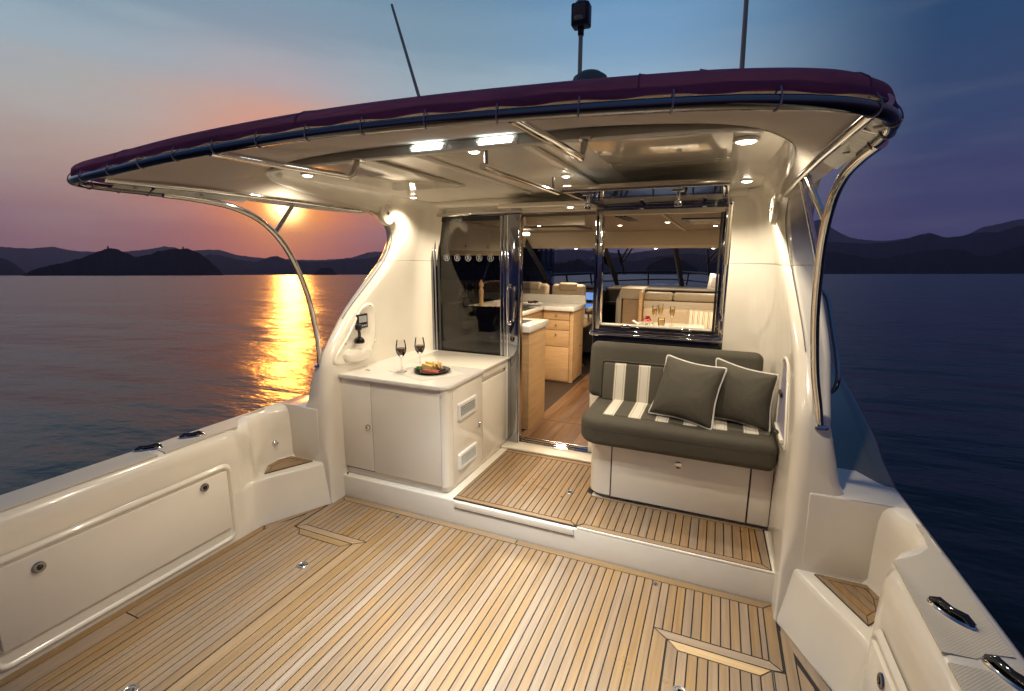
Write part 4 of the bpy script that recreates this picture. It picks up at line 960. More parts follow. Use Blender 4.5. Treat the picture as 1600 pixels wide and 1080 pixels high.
# moulded fairing that turns the ceiling edge down to the wings
for s in (-1, 1):
    prs = [((1.262, 2.95, 2.045), (1.12, 2.95)), ((1.262, 2.80, 2.056), (1.12, 2.80)), ((1.258, 2.5, 2.081), (1.12, 2.5)), ((1.250, 2.2, 2.104), (1.14, 2.2)), ((1.225, 2.0, 2.124), (1.13, 2.03)), ((1.17, 1.89, 2.138), (1.10, 1.95)), ((1.09, 1.82, 2.152), (1.04, 1.90)), ((0.9, 1.77, 2.172), (0.88, 1.86)), ((0.5, 1.745, 2.188), (0.5, 1.82))]
    a_ = smoothpath([p_[0] for p_ in prs], 5); b__ = smoothpath([(p_[1][0], p_[1][1], 2.189) for p_ in prs], 5)
    bm = new(); rows = []
    for p_, q_ in zip(a_, b__):
        row = []
        for k in range(9):
            t_ = k/8.0; an = t_*math.pi/2; row.append((s*lerp(p_.x, q_.x, 1-math.cos(an)), lerp(p_.y, q_.y, 1-math.cos(an)), lerp(p_.z, q_.z, math.sin(an))))
        rows.append(row)
    loft(bm, rows); obj('ceiling_fairing', bm, ceilm, ht, smooth=True, angle=80)
# side curtain strip between side tube and outer rail
for s in (-1, 1):
    bm = new(); loft(bm, [[(s*1.292, y, 2.048), (s*1.315, y, 2.030), (s*1.336, y, 2.020)] for y in (1.25, 1.45, 1.6, 1.75, 1.86)]); obj('side_lining', bm, mat('pale_grey_vinyl', (0.55, 0.57, 0.55), 0.3, bump=(25, 0.5)), aw, smooth=True)
    bm = new(); rows = []
    for (a, b_, c_), (yi, zi) in zip(down[1:6], [(2.24, 2.045), (2.40, 2.04), (2.55, 2.04), (2.66, 2.04), (2.70, 2.04)]): pass
# lacing loops round the rail
tot = L[-17]; k = 0; d = L[16]+0.06
while d < tot-0.05:
    i = max(j for j in range(len(L)) if L[j] <= d); i = min(i, len(cv)-2)
    t_ = (d-L[i])/max(1e-6, L[i+1]-L[i]); p_ = cv[i].lerp(cv[i+1], t_); tg = (cv[i+1]-cv[i]).normalized()
    side = tg.cross(Vector((0, 0, 1))).normalized(); up = side.cross(tg)
    lo_ = []
    for a in range(0, 14):
        an = 2*math.pi*a/14; lo_.append(p_+tg*(0.004*math.cos(an))+side*0.0162*math.cos(an)+up*(0.0162*math.sin(an)+(0.012*max(0, math.sin(an))**3)))
    bm = new(); tube(bm, lo_, 0.0017, seg=6, closed=True); obj('lacing_loop', bm, mat('lilac_shock_cord', (0.42, 0.38, 0.46), 0.6), aw, smooth=True)
    d += 0.19 if L[16]+0.45 < d < tot-0.5 else 0.11
for s in (-1, 1):
    for y in (1.33, 1.62):
        bm = new(); lathe(bm, [(0.0, 0.004), (0.008, 0.003), (0.010, 0.0)], (s*1.312, y, 2.028), seg=12, rot=Matrix.Rotation(rad(180), 3, 'X')); obj('eyelet', bm, greyp, aw, smooth=True)
# laced canvas edge down the aft edge of each wing
for s in (-1, 1):
    edge = [(s*(sinterp(z_, XI)+0.045), sinterp(z_, YI)-0.008, z_) for z_ in [2.12, 2.08, 2.04, 2.0, 1.94, 1.86, 1.78, 1.70, 1.62, 1.54, 1.46, 1.38, 1.30]]
    obj('edge_track', tb(smoothpath(edge, 3), 0.0032, seg=6), mat('track_grey', (0.22, 0.20, 0.17), 0.5), aw, smooth=True)

# overhead grab rail
gr = thing('grab_rail', 'straight polished steel overhead grab rail with two posts under the ceiling', 'grab rail', (0.13, 1.8, 2.15))
obj('rail_tube', tb([(0.118, 1.80, 2.098), (0.142, 2.70, 2.098)], 0.0145, seg=18), steel, gr, smooth=True)
for y in (1.83, 2.62):
    xx = 0.118+0.024*(y-1.8)/0.9
    obj('rail_post', tb([(xx, y, 2.10), (xx, y, 2.172)], 0.0075, seg=12), darksteel, gr, smooth=True)
# ceiling lights
def downlight(x, y, z_, r, label, power, size=164, blend=0.45):
    t = thing('downlight', label, 'ceiling light', (x, y, z_), group='round recessed downlights in the cockpit ceiling')
    bm = new(); lathe(bm, [(r*0.72, -0.004), (r*0.80, -0.007), (r, -0.006), (r*1.02, 0.0), (r*1.02, 0.004)], (x, y, z_), seg=28); obj('bezel', bm, whitep, t, smooth=True)
    bm = new(); lathe(bm, [(0.0, -0.0135), (r*0.3, -0.0130), (r*0.6, -0.0105), (r*0.78, -0.005)], (x, y, z_), seg=24); obj('lens', bm, warmE, t, smooth=True)
    ld = bpy.data.lights.new('downlight_lamp', 'SPOT'); ld.energy = power; ld.color = (1.0, 0.86, 0.67); ld.spot_size = rad(size); ld.spot_blend = blend; ld.shadow_soft_size = r*0.7
    lo = bpy.data.objects.new('downlight_lamp', ld); col.objects.link(lo); lo.parent = t; lo.location = (0, 0, -0.026)
    return t
PW = 37.0
downlight(-1.075, 2.06, 2.176, 0.034, 'round lit downlight in the left rear corner of the ceiling', PW)
downlight(1.075, 2.08, 2.174, 0.046, 'large bright round downlight in the right rear corner of the ceiling', PW)
downlight(-1.125, 3.12, 2.176, 0.030, 'round lit downlight above the left wall by the glass door', PW*0.95, 132, 0.7)
downlight(1.125, 3.16, 2.176, 0.036, 'round lit downlight above the right wall by the window strut', PW*0.95, 132, 0.7)
downlight(0.038, 1.88, 2.180, 0.030, 'round lit downlight beside the strip lights near the grab rail end', PW*0.9)
downlight(0.20, 2.66, 2.184, 0.026, 'small round lit downlight between grab rail and open window sash', PW*0.7)
downlight(0.03, 3.33, 2.086, 0.026, 'small round lit downlight in the soffit above the saloon doorway', PW*0.7)
def striplight(x, label, power):
    y, z_ = 1.748-0.028, 2.170
    t = thing('strip_light', label, 'LED light', (x, y, z_), group='bright white LED strip lights on the beam')
    R = Matrix.Rotation(rad(-28), 3, 'X')
    bm = new(); box(bm, (x-0.088, y-0.006, z_-0.018), (x+0.088, y+0.010, z_+0.018), 0.006, 3, rot=R); obj('housing', bm, whitep, t, smooth=True)
    bm = new(); box(bm, (x-0.068, y-0.012, z_-0.013), (x+0.068, y-0.004, z_+0.013), 0.004, 3, rot=R); obj('lens', bm, coolE, t, smooth=True)
    for sx in (-0.080, 0.080):
        bm = new(); lathe(bm, [(0.0, 0.004), (0.003, 0.003), (0.004, 0.0)], (x+sx, y-0.008, z_), seg=10, rot=Matrix.Rotation(rad(90), 3, 'X')); obj('screw', bm, brushed, t)
    ld = bpy.data.lights.new('strip_lamp', 'AREA'); ld.shape = 'RECTANGLE'; ld.size = 0.13; ld.size_y = 0.024; ld.energy = power; ld.color = (0.88, 0.95, 1.0)
    lo = bpy.data.objects.new('strip_lamp', ld); col.objects.link(lo); lo.parent = t
    lo.location = (0, -0.022, -0.016); ld.spread = rad(84)
    d_ = Vector((0, -0.05, -1)).normalized(); lo.rotation_euler = d_.to_track_quat('-Z', 'Y').to_euler()
striplight(-0.085, 'bright white LED strip light on the beam, the left of two', 13)
striplight(0.215, 'bright white LED strip light on the beam, the right of two', 13)

# speakers on the wings
for s, lab in ((-1, 'round cream speaker on the left wing under the ceiling'), (1, 'round cream speaker on the right wing, seen edge-on')):
    zc = 2.05 if s < 0 else 2.01; yc = 2.98 if s < 0 else 3.10
    xw = s*(sinterp(zc, XI)-0.004)
    t = thing('speaker', lab, 'speaker', (xw, yc, zc), group='round speakers on the cabin wings')
    rot = Matrix.Rotation(rad(-90*s), 3, 'Y') @ Matrix.Rotation(0.0, 3, 'X')
    bm = new(); lathe(bm, [(0.058, 0.016), (0.064, 0.020), (0.078, 0.018), (0.088, 0.010), (0.090, -0.01)], (xw, yc, zc), seg=36, rot=rot); obj('speaker_ring', bm, gel2, t, smooth=True, angle=60)
    bm = new()
    lathe(bm, [(0.0, 0.014), (0.056, 0.012), (0.060, 0.008)], (xw, yc, zc), seg=32, rot=rot); gk = obj('grille', bm, mat('grille_weave', (0.46, 0.43, 0.37), 0.6, bump=(420, 0.9)), t, smooth=True)
    bm = new(); lathe(bm, [(0.0, 0.024), (0.012, 0.022), (0.020, 0.014)], (xw, yc, zc), seg=20, rot=rot); obj('tweeter', bm, steel, t, smooth=True)

# outboard grab handle on the right side of the cabin
gh = thing('side_handrail', 'curved dark steel handrail outside the right wing beside the side deck', 'handrail', (1.60, 3.1, 1.3))
obj('tube', tb(smoothpath([(1.575, 3.34, 1.56), (1.615, 3.30, 1.50), (1.625, 3.10, 1.335), (1.625, 2.90, 1.19), (1.620, 2.84, 1.115), (1.612, 2.90, 1.05), (1.565, 2.97, 1.03)], 6), 0.0125, seg=14), darksteel, gh, smooth=True)

# roof antennas and mast light
for s, x0, x1, lab in ((-1, -0.80, -1.165, 'thin whip antenna leaning left above the awning'), (1, 1.05, 1.024, 'thin upright whip antenna on the right running out of the picture')):
    t = thing('whip_antenna', lab, 'antenna', (x0, 3.0, 2.30), group='whip antennas on the roof')
    zt = 3.42 if s < 0 else 3.9
    xb_ = -0.80 if s < 0 else 1.055
    obj('whip', tb([(xb_, 3.0, 2.30), (x1, 3.0, zt)], 0.012, seg=10, rfun=lambda u: lerp(0.014, 0.0085, u)), antm, t, smooth=True)
    bm = new(); lathe(bm, [(0.03, 0), (0.026, 0.04), (0.018, 0.07), (0.0, 0.07)], (xb_, 3.0, 2.30), seg=14); obj('mount', bm, brushed, t, smooth=True)
t = thing('mast_light', 'black navigation light housing on a slim pole above the roof', 'mast light', (0.055, 3.4, 2.32))
X0, Y0 = 0.052, 3.40
obj('pole', tb([(X0, Y0, 2.31), (X0, Y0, 3.20)], 0.0145, seg=14), antm, t, smooth=True)
bm = new(); box(bm, (X0-0.060, Y0-0.045, 3.235), (X0+0.060, Y0+0.045, 3.375), 0.014, 3); box(bm, (X0-0.018, Y0-0.018, 3.185), (X0+0.018, Y0+0.018, 3.24), 0.006); hs_ = obj('housing', bm, blackp, t, smooth=True)
bm = new(); box(bm, (X0-0.040, Y0-0.056, 3.262), (X0+0.040, Y0-0.036, 3.360), 0.016, 4); obj('lens_cover', bm, mat('smoked_lens', (0.16, 0.10, 0.07), 0.12), hs_, smooth=True)
bm = new(); lathe(bm, [(0.0, 0.0), (0.030, 0.0), (0.026, 0.016), (0.0, 0.02)], (X0, Y0-0.055, 3.264), seg=16); obj('lens_base', bm, mat('lens_brass', (0.40, 0.30, 0.22), 0.3), hs_, smooth=True)
bm = new(); lathe(bm, [(0.045, 3.372), (0.040, 3.385), (0.020, 3.40), (0.018, 3.425), (0.023, 3.43), (0.023, 3.455), (0.012, 3.475), (0.0, 3.478)], (X0, Y0, 0), seg=18); obj('top_lamp', bm, greyp, t, smooth=True)
bm = new(); lathe(bm, [(0.10, 2.30), (0.105, 2.50), (0.102, 2.60), (0.085, 2.645), (0.05, 2.668), (0.0, 2.675)], (0.335, 2.6, 0), seg=26)
tag(obj('antenna_dome', bm, mat('dome_plastic', (0.16, 0.16, 0.11), 0.5), smooth=True, angle=60, origin=(0.335, 2.6, 2.3)), 'low rounded antenna dome peeking over the awning beside the mast', 'antenna dome')

# ------------------------------------------------------------------ cockpit cabinet with counter
cb = thing('cockpit_cabinet', 'white moulded wet-bar cabinet with pale worktop in front of the glass door', 'cabinet', (-1.0, 2.55, PZ))
X0, X1, Y0_, Y1_ = -1.43, -0.53, 2.54, 3.54
def roundcorner(x0, x1, y0, y1, r, seg=8):
    out = [(x0, y0)]
    out += [(x1-r+r*math.cos(rad(-90+k*90/seg)), y0+r+r*math.sin(rad(-90+k*90/seg))) for k in range(seg+1)]
    out += [(x1, y1), (x0, y1)]
    return out
bm = new(); prism(bm, roundcorner(X0+0.02, X1-0.018, Y0_+0.020, Y1_, 0.05), PZ, PZ+0.05); obj('plinth', bm, gel, cb, smooth=True)
bm = new(); prism(bm, roundcorner(X0, X1-0.034, Y0_+0.012, Y1_, 0.052), PZ+0.046, 0.895); obj('carcass', bm, groove, cb, smooth=True)
# corner post and frame pieces stand proud of the dark shadow gaps
post = [(-0.556, 2.5395), (-0.53-0.048, 2.5395)]
pp_ = [(-0.5565, 2.5400)]+[(X1-0.055+0.055*math.cos(rad(-90+k*90/8)), 2.54+0.055+0.055*math.sin(rad(-90+k*90/8))) for k in range(2, 9)]+[(X1, 2.598), (-0.60, 2.60), (-0.5565, 2.56)]
corner = [(-0.572, 2.5398)]+[(X1-0.040+0.040*math.cos(rad(-90+k*90/8)), 2.5398+0.040+0.040*math.sin(rad(-90+k*90/8))) for k in range(0, 9)]+[(X1, 2.62), (-0.572, 2.62)]
bm = new(); prism(bm, [(-0.5715, 2.5398)]+corner[1:], PZ+0.048, 0.893); obj('corner_post', bm, gel2, cb, smooth=True)
d1 = obj('door', bx((-1.411, 2.5385, PZ+0.058), (-1.1335, 2.56, 0.893), 0.003), gel2, cb, smooth=True)
d2 = obj('door', bx((-1.1290, 2.5385, PZ+0.053), (-0.5755, 2.56, 0.893), 0.003), gel2, cb, smooth=True)
obj('side_post', bx((X0-0.02, 2.545, PZ+0.04), (-1.4155, 2.60, 0.893), 0.002), gel2, cb, smooth=True)
d3 = obj('side_door', bx((-0.55, 2.625, PZ+0.048), (-0.5285, 3.056, 0.893), 0.003), gel2, cb, smooth=True)
d4 = obj('side_panel', bx((-0.55, 3.0615, PZ+0.048), (-0.5285, 3.50, 0.815), 0.003), gel2, cb, smooth=True)
obj('side_panel', bx((-0.55, 3.503, PZ+0.048), (-0.531, 3.54, 0.905), 0.002), gel2, cb, smooth=True)
obj('finger_slot', bx((-0.575, 3.0615, 0.80), (-0.552, 3.495, 0.870)), gel, cb)
bm = new()
prism(bm, [(-0.5285-0.048, 3.0615), (-0.5265, 3.0615), (-0.5265, 3.50), (-0.5285-0.048, 3.50)], 0.852, 0.905); obj('lid_apron', bm, gel2, cb, smooth=True)
def latch(parent, pos, r, rot):
    bm = new(); lathe(bm, [(0.0, 0.003), (r*0.38, 0.003), (r*0.44, 0.007), (r*0.78, 0.009), (r*0.95, 0.006), (r, 0.0), (r, -0.003)], pos, seg=26, rot=rot); return obj('push_latch', bm, steel, parent, smooth=True)
FR = Matrix.Rotation(rad(90), 3, 'X'); RR = Matrix.Rotation(rad(90), 3, 'Y')
latch(d1, (-1.166, 2.538, 0.557), 0.021, FR); latch(d3, (-0.5280, 2.996, 0.519), 0.019, RR)
# worktop: main slab with one rounded corner, then the grill lid and a back strip
slab = [(-1.52, 3.08), (-1.52, 2.60), (-1.50, 2.535), (-1.47, 2.520)]+[(-0.515-0.07+0.07*math.cos(rad(-90+k*90/8)), 2.520+0.07+0.07*math.sin(rad(-90+k*90/8))) for k in range(9)]+[(-0.515, 3.058), (-1.205, 3.058), (-1.205, 3.56), (-1.52, 3.56)]
slab = slab[1:]
bm = new(); prism(bm, slab, 0.896, 0.922)
bmesh.ops.bevel(bm, geom=[e for e in bm.edges if abs(e.verts[0].co.z-e.verts[1].co.z) < 1e-6], offset=0.005, segments=2, affect='EDGES')
obj('worktop', bm, stone, cb, smooth=True)
obj('grill_lid', bx((-1.201, 3.062, 0.906), (-0.515, 3.545, 0.9245), 0.004), gel2, cb, smooth=True)
bm = new(); lathe(bm, [(0.0, 0.0006), (0.016, 0.0006), (0.018, 0.002), (0.021, 0.002), (0.023, 0.0)], (-1.282, 2.70, 0.922), seg=20, sy=0.5); obj('worktop_catch', bm, darksteel, cb, smooth=True)
bm = new(); lathe(bm, [(0.0, 0.006), (0.006, 0.005), (0.007, 0.0)], (-1.36, 2.52, 0.182), seg=12, rot=FR); obj('stop_stud', bm, blackp, cb, smooth=True)
for z0 in (0.643, 0.284):
    y0, y1, z1 = 2.680, 2.950, z0+0.122
    v = new(); rr_ = rr4(y0, y1, z0, z1, 0.014)
    r2 = rr4(y0+0.028, y1-0.028, z0+0.024, z1-0.024, 0.006)
    loft(v, [[(-0.5285, a, b_) for a, b_ in rr_], [(-0.516, a, b_) for a, b_ in rr4(y0+0.004, y1-0.004, z0+0.004, z1-0.004, 0.012)], [(-0.514, a, b_) for a, b_ in rr4(y0+0.012, y1-0.012, z0+0.011, z1-0.011, 0.008)], [(-0.516, a, b_) for a, b_ in r2], [(-0.527, a, b_) for a, b_ in r2]], closed_u=True)
    vent = obj('air_vent', v, whitep, cb, smooth=True, angle=50)
    obj('vent_dark', bx((-0.5282, y0+0.026, z0+0.022), (-0.5268, y1-0.026, z1-0.022)), blackp, vent)
    for k in range(6):
        zc = z0+0.030+k*0.0125
        obj('louvre', bx((-0.527, y0+0.028, zc-0.001), (-0.516, y1-0.028, zc+0.0012), rot=Matrix.Rotation(rad(-8), 3, 'Y')), whitep, vent)

# ------------------------------------------------------------------ things on the counter
WT = 0.922
pm = [(-1.135, 2.742), (-0.748, 2.604), (-0.560, 2.880), (-0.955, 3.035)]
tag(obj('placemat', pr(ccw(pm), WT+0.0003, WT+0.0022), matm, origin=(-0.85, 2.8, WT)), 'pale woven placemat under the platter on the counter', 'placemat')
def wineglass(x, y, label):
    z0 = WT+(0.0022 if x > -1.04 or True else 0)
    t = thing('wine_glass', label, 'wine glass', (x, y, z0), group='glasses of red wine on the counter')
    k = 1.08
    P = [(0.033, 0.0), (0.032, 0.002), (0.008, 0.006), (0.0042, 0.014), (0.0036, 0.085), (0.006, 0.094), (0.020, 0.108), (0.031, 0.128), (0.0355, 0.150), (0.034, 0.175), (0.0275, 0.212), (0.0268, 0.212), (0.0332, 0.175), (0.0346, 0.150), (0.030, 0.129), (0.019, 0.110), (0.0, 0.100)]
    bm = new(); lathe(bm, [(r*k, h_*k) for r, h_ in P], (x, y, z0), seg=32); obj('glass_bowl', bm, clearg, t, smooth=True, angle=80)
    W = [(0.0, 0.1015), (0.0185, 0.1115), (0.0292, 0.130), (0.0336, 0.150), (0.0338, 0.158), (0.0, 0.158)]
    bm = new(); lathe(bm, [(r*k, h_*k) for r, h_ in W], (x, y, z0), seg=32); obj('red_wine', bm, wine, t, smooth=True, angle=40)
wineglass(-1.025, 2.760, 'glass of red wine on the counter, the left and nearer of two')
wineglass(-0.965, 2.905, 'glass of red wine on the counter, the right one behind the platter')
px_, py_ = -0.820, 2.838
pt = thing('platter', 'oval black serving platter of cheese and cold meats on the counter', 'platter', (px_, py_, WT+0.002))
bm = new(); lathe(bm, [(0.0, 0.004), (0.085, 0.004), (0.110, 0.012), (0.134, 0.020), (0.137, 0.019), (0.112, 0.007), (0.085, 0.0), (0.0, 0.0)], (px_, py_, WT+0.0022), seg=40, sx=0.98, sy=0.92); obj('dish', bm, ceram, pt, smooth=True)
rt = Matrix.Rotation(rad(28), 3, 'Z')
def foodthing(name, bm, m, label, cat):
    return tag(obj(name, bm, m, smooth=True, origin=(px_, py_, WT+0.01)), label, cat)
bm = new(); w = [(px_-0.085, py_-0.005), (px_+0.005, py_-0.02), (px_+0.015, py_+0.055)]
prism(bm, ccw(w), WT+0.012, WT+0.048); prism(bm, ccw([(a+0.012, b_+0.03) for a, b_ in w]), WT+0.012, WT+0.060)
bmesh.ops.rotate(bm, verts=bm.verts, cent=(px_, py_, WT+0.03), matrix=Matrix.Rotation(rad(6), 3, 'Y'))
foodthing('cheese_wedge', bm, cheese, 'yellow cheese wedges at the back of the platter', 'cheese')
bm = new()
for k in range(7):
    a = random.uniform(-0.2, 0.5); bx_, by_ = px_+0.010+k*0.008, py_+random.uniform(-0.02, 0.03)
    d_ = Vector((math.cos(a+0.5)*0.055, -math.sin(a+0.9)*0.06, -0.015)); c0 = Vector((bx_, by_+0.02, WT+0.060-0.003*k))
    tube(bm, [c0-d_*0.5, c0+d_*0.6], 0.0045, seg=8)
foodthing('bread_sticks', bm, bread, 'thin golden bread sticks piled on the platter', 'bread sticks')
bm = new()
for k in range(13):
    a = k*0.5; q = [Vector((px_-0.02+0.010*k*0.75, py_-0.066+0.012*math.sin(k*1.9), WT+0.016+0.003*(k % 3)))]
    c0 = q[0]; tube(bm, smoothpath([c0+Vector((-0.022, 0.008*math.sin(a), 0)), c0+Vector((-0.006, -0.006, 0.008)), c0+Vector((0.010, 0.006*math.cos(a), 0.004)), c0+Vector((0.024, 0.010, 0.0))], 4), 0.008, seg=7, flat=0.45)
foodthing('cured_meat', bm, meat, 'folded pink slices of cured meat along the front of the platter', 'cold meat')
bm = new()
for k in range(40):
    a = random.uniform(0, 6.28); c0 = Vector((px_-0.085+0.04*math.cos(a)*random.random(), py_-0.035+0.035*math.sin(a)*random.random(), WT+0.014+0.02*random.random()))
    u = Vector((random.uniform(-1, 1), random.uniform(-1, 1), random.uniform(0, 1))).normalized(); v_ = u.cross(Vector((0.3, 0.2, 1))).normalized()
    q = [c0+u*0.012, c0+v_*0.007, c0-u*0.012, c0-v_*0.007]; bm.faces.new([bm.verts.new(p_) for p_ in q])
o = foodthing('salad_leaves', bm, leafm, 'dark green salad leaves at the left end of the platter', 'salad'); 
bm = new()
for k in range(22):
    a = random.uniform(0, 6.28); rr_ = 0.03*math.sqrt(random.random()); c0 = (px_+0.080+rr_*math.cos(a), py_-0.005+rr_*math.sin(a)*1.3, WT+0.018+random.random()*0.012)
    bmesh.ops.create_icosphere(bm, subdivisions=1, radius=random.uniform(0.006, 0.009), matrix=Matrix.Translation(c0))
foodthing('olives', bm, mat('dark_olives', (0.06, 0.03, 0.025), 0.25, var=0.4), 'heap of dark olives and dried fruit at the right end of the platter', 'olives')

# ------------------------------------------------------------------ bench
bn = thing('bench', 'olive upholstered cockpit bench with cream striped insets on a moulded base', 'bench', (0.85, 3.0, PZ))
bp = []
def benchbase(x0, x1, y0, y1, r, seg=10):
    out = [(x0+r-r*math.cos(rad(k*90/seg)), y0+r-r*math.sin(rad(k*90/seg))) for k in range(seg+1)]
    return out+[(x1, y0), (x1, y1), (x0, y1)]
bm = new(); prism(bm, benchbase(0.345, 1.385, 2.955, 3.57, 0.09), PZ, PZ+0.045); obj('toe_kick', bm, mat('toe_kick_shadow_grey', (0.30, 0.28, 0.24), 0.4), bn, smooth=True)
bm = new(); prism(bm, benchbase(0.318, 1.388, 2.924, 3.57, 0.10), PZ+0.03, 0.60); obj('base', bm, gel2, bn, smooth=True)
fp = obj('locker_door', bx((0.477, 2.914, PZ+0.030), (1.273, 2.93, 0.598), 0.003), gel2, bn, smooth=True)
for x in (0.4715, 1.2775): obj('panel_gap', bx((x-0.0035, 2.9215, PZ+0.030), (x+0.0035, 2.9245, 0.598)), groove, bn)
obj('end_panel', bx((1.283, 2.916, PZ+0.030), (1.392, 2.93, 0.598), 0.003), gel2, bn, smooth=True)
latch(fp, (0.878, 2.9135, 0.492), 0.024, FR)
# seat cushion: rounded block with plan-curved left end
def cushion(name, outline, z0, z1, m, parent, rb=0.035, puff=0.010, slope=0.0, rings=6):
    """outline: CCW plan polygon; rounded top and bottom rims."""
    bm = new(); cx_ = sum(p_[0] for p_ in outline)/len(outline); cy_ = sum(p_[1] for p_ in outline)/len(outline)
    rows = []
    def shrink(d):
        n_ = len(outline); out = []
        for i in range(n_):
            a, b_, c_ = Vector(outline[i-1]), Vector(outline[i]), Vector(outline[(i+1) % n_])
            e1, e2 = (b_-a).normalized(), (c_-b_).normalized(); nn = Vector((-(e1.y+e2.y), e1.x+e2.x)); nn.normalize()
            kk = max(0.5, nn.dot(Vector((-e1.y, e1.x)))); out.append(b_+nn*d/kk)
        return out
    lv = []
    for k in range(rings+1): a = rad(90*k/rings); lv.append((rb*(1-math.sin(a)), z0+rb*(1-math.cos(a))))
    for k in range(rings+1): a = rad(90*k/rings); lv.append((rb*(1-math.cos(a)), z1-rb*(1-math.sin(a))))
    for d, z_ in lv: rows.append([(p_.x, p_.y, z_+slope*(p_.y-cy_)) for p_ in shrink(d)])
    R_ = loft(bm, rows, closed_u=True); bm.faces.new(R_[0][::-1]); bm.faces.new(R_[-1])
    return obj(name, bm, m, parent, smooth=True, angle=60)
out = [(0.265+0.14-0.14*math.cos(rad(k*90/10)), 2.80+0.14-0.14*math.sin(rad(k*90/10))) for k in range(11)]
def lineseg(a, b_, n): return [(lerp(a[0], b_[0], k/n), lerp(a[1], b_[1], k/n)) for k in range(1, n)]
out += lineseg((0.405, 2.80), (1.35, 2.80), 10)+[(1.35, 2.80), (1.378, 2.81), (1.388, 2.84)]+[(1.388, 3.40), (0.265, 3.40)]
seat = cushion('seat_cushion', out, 0.575, 0.745, olive, bn, rb=0.045)
wl_ = [(x, y, 0.688) for x, y in out[:-2]]
obj('welt', tb([(x+(0.0 if x > 0.3 else -0.001), y-0.0008, z_) for x, y, z_ in wl_], 0.0022, seg=6), olive, seat, smooth=True)
obj('seat_inset', bx((0.400, 2.935, 0.735), (1.36, 3.33, 0.7525), 0.010, 3), stripe_seat, bn, smooth=True)
# back cushion, leaning
lean = Matrix.Rotation(rad(-9), 3, 'X'); piv = (0.8, 3.30, 0.74)
bm = new(); box(bm, (0.205, 3.275, 0.748), (1.325, 3.415, 1.150), 0.052, 6, rot=lean, piv=piv)
for v in bm.verts:   # soft droop of the top line
    v.co.z += 0.004*noise.noise(Vector((v.co.x*5, 0, 1)))
backc = obj('back_cushion', bm, olive, bn, smooth=True, angle=60)
bm = new(); box(bm, (0.315, 3.262, 0.735), (1.22, 3.300, 1.005), 0.016, 4, rot=lean, piv=piv); obj('back_inset', bm, stripe_seat, bn, smooth=True, angle=60)
fr_ = smoothpath([(0.305, 3.272, 0.76), (0.303, 3.272, 0.985), (0.325, 3.272, 1.012), (0.40, 3.272, 1.016), (1.14, 3.272, 1.016), (1.22, 3.272, 1.010), (1.235, 3.272, 0.98)], 5)
fr_ = [lean @ (Vector(p_)-Vector(piv))+Vector(piv) for p_ in fr_]
obj('inset_welt', tb(fr_, 0.006, seg=8), olive, bn, smooth=True)

def pillow(name, label, corners, thick, m, group, nrm=None, cat='pillow', pipe=True, group_=None):
    # corners: four 3-D corners of the cushion, in order
    c = [Vector(p_) for p_ in corners]; cen = sum(c, Vector())/4
    n_ = (c[1]-c[0]).cross(c[3]-c[0]).normalized()
    if n_.y > 0: n_ = -n_
    t = thing(name, label, cat, cen, group)
    N = 28; bm = new(); sides = {}
    def P(u, v):
        # pulled-in edges between pointed corners
        q = c[0]*(1-u)*(1-v)+c[1]*u*(1-v)+c[2]*u*v+c[3]*(1-u)*v
        eu, ev = 4*u*(1-u), 4*v*(1-v)
        q = q+(cen-q)*(0.10*(max(0, eu-ev) if eu > ev else max(0, ev-eu)))
        return q
    def H(u, v):
        e = (4*u*(1-u))*(4*v*(1-v)); h_ = e**0.42
        return h_
    for sgn in (1, -1):
        g = [[None]*(N+1) for _ in range(N+1)]
        for i in range(N+1):
            for j in range(N+1):
                u, v = i/N, j/N; q = P(u, v)
                edge = i in (0, N) or j in (0, N)
                if edge and sgn < 0: g[i][j] = sides[(i, j)]; continue
                h_ = H(u, v)
                cr = 0.0
                for (cu, cv_) in ((0, 0), (1, 0), (0, 1), (1, 1)):
                    d_ = math.hypot(u-cu, v-cv_); cr += math.exp(-(d_/0.28)**2)*math.sin(14*math.atan2(abs(v-cv_)+1e-4, abs(u-cu)+1e-4))*0.16
                w_ = 0.035*noise.noise(Vector((u*3.1+cen.x*9, v*3.1, sgn)))
                q = q+n_*sgn*thick*0.5*(h_*(1+w_+cr*(1-h_*0.55)))
                vv = bm.verts.new(q); g[i][j] = vv
                if edge: sides[(i, j)] = vv
        for i in range(N):
            for j in range(N): bm.faces.new((g[i][j], g[i+1][j], g[i+1][j+1], g[i][j+1]))
    obj('pillow_body', bm, m, t, smooth=True, angle=120)
    if pipe:
        loop = [P(k/N, 0) for k in range(N)]+[P(1, k/N) for k in range(N)]+[P(1-k/N, 1) for k in range(N)]+[P(0, 1-k/N) for k in range(N)]
        loop = [q+n_*0.0015*math.sin(k*0.7) for k, q in enumerate(loop)]
        # round the piping a little at the corners
        L2 = [(loop[k-1]+loop[k]*2+loop[(k+1) % len(loop)])/4 for k in range(len(loop))]
        bm = new(); tube(bm, L2, 0.0060, seg=8, closed=True); obj('piping', bm, piping, t, smooth=True)
    return t
# screen-left pillow leans on the other
def bp3(x, y, z_): return (x, y, z_)
pillow('pillow', 'olive throw pillow with white piping, the left one in front', [(0.672, 3.03, 0.762), (1.050, 2.915, 0.742), (1.108, 3.06, 1.090), (0.752, 3.19, 1.118)], 0.21, olive2, 'olive pillows with white piping on the bench')
pillow('pillow', 'olive throw pillow with white piping, the right one against the wing', [(1.025, 3.10, 0.765), (1.360, 3.0, 0.742), (1.385, 3.09, 1.070), (1.045, 3.22, 1.118)], 0.20, olive2, 'olive pillows with white piping on the bench')

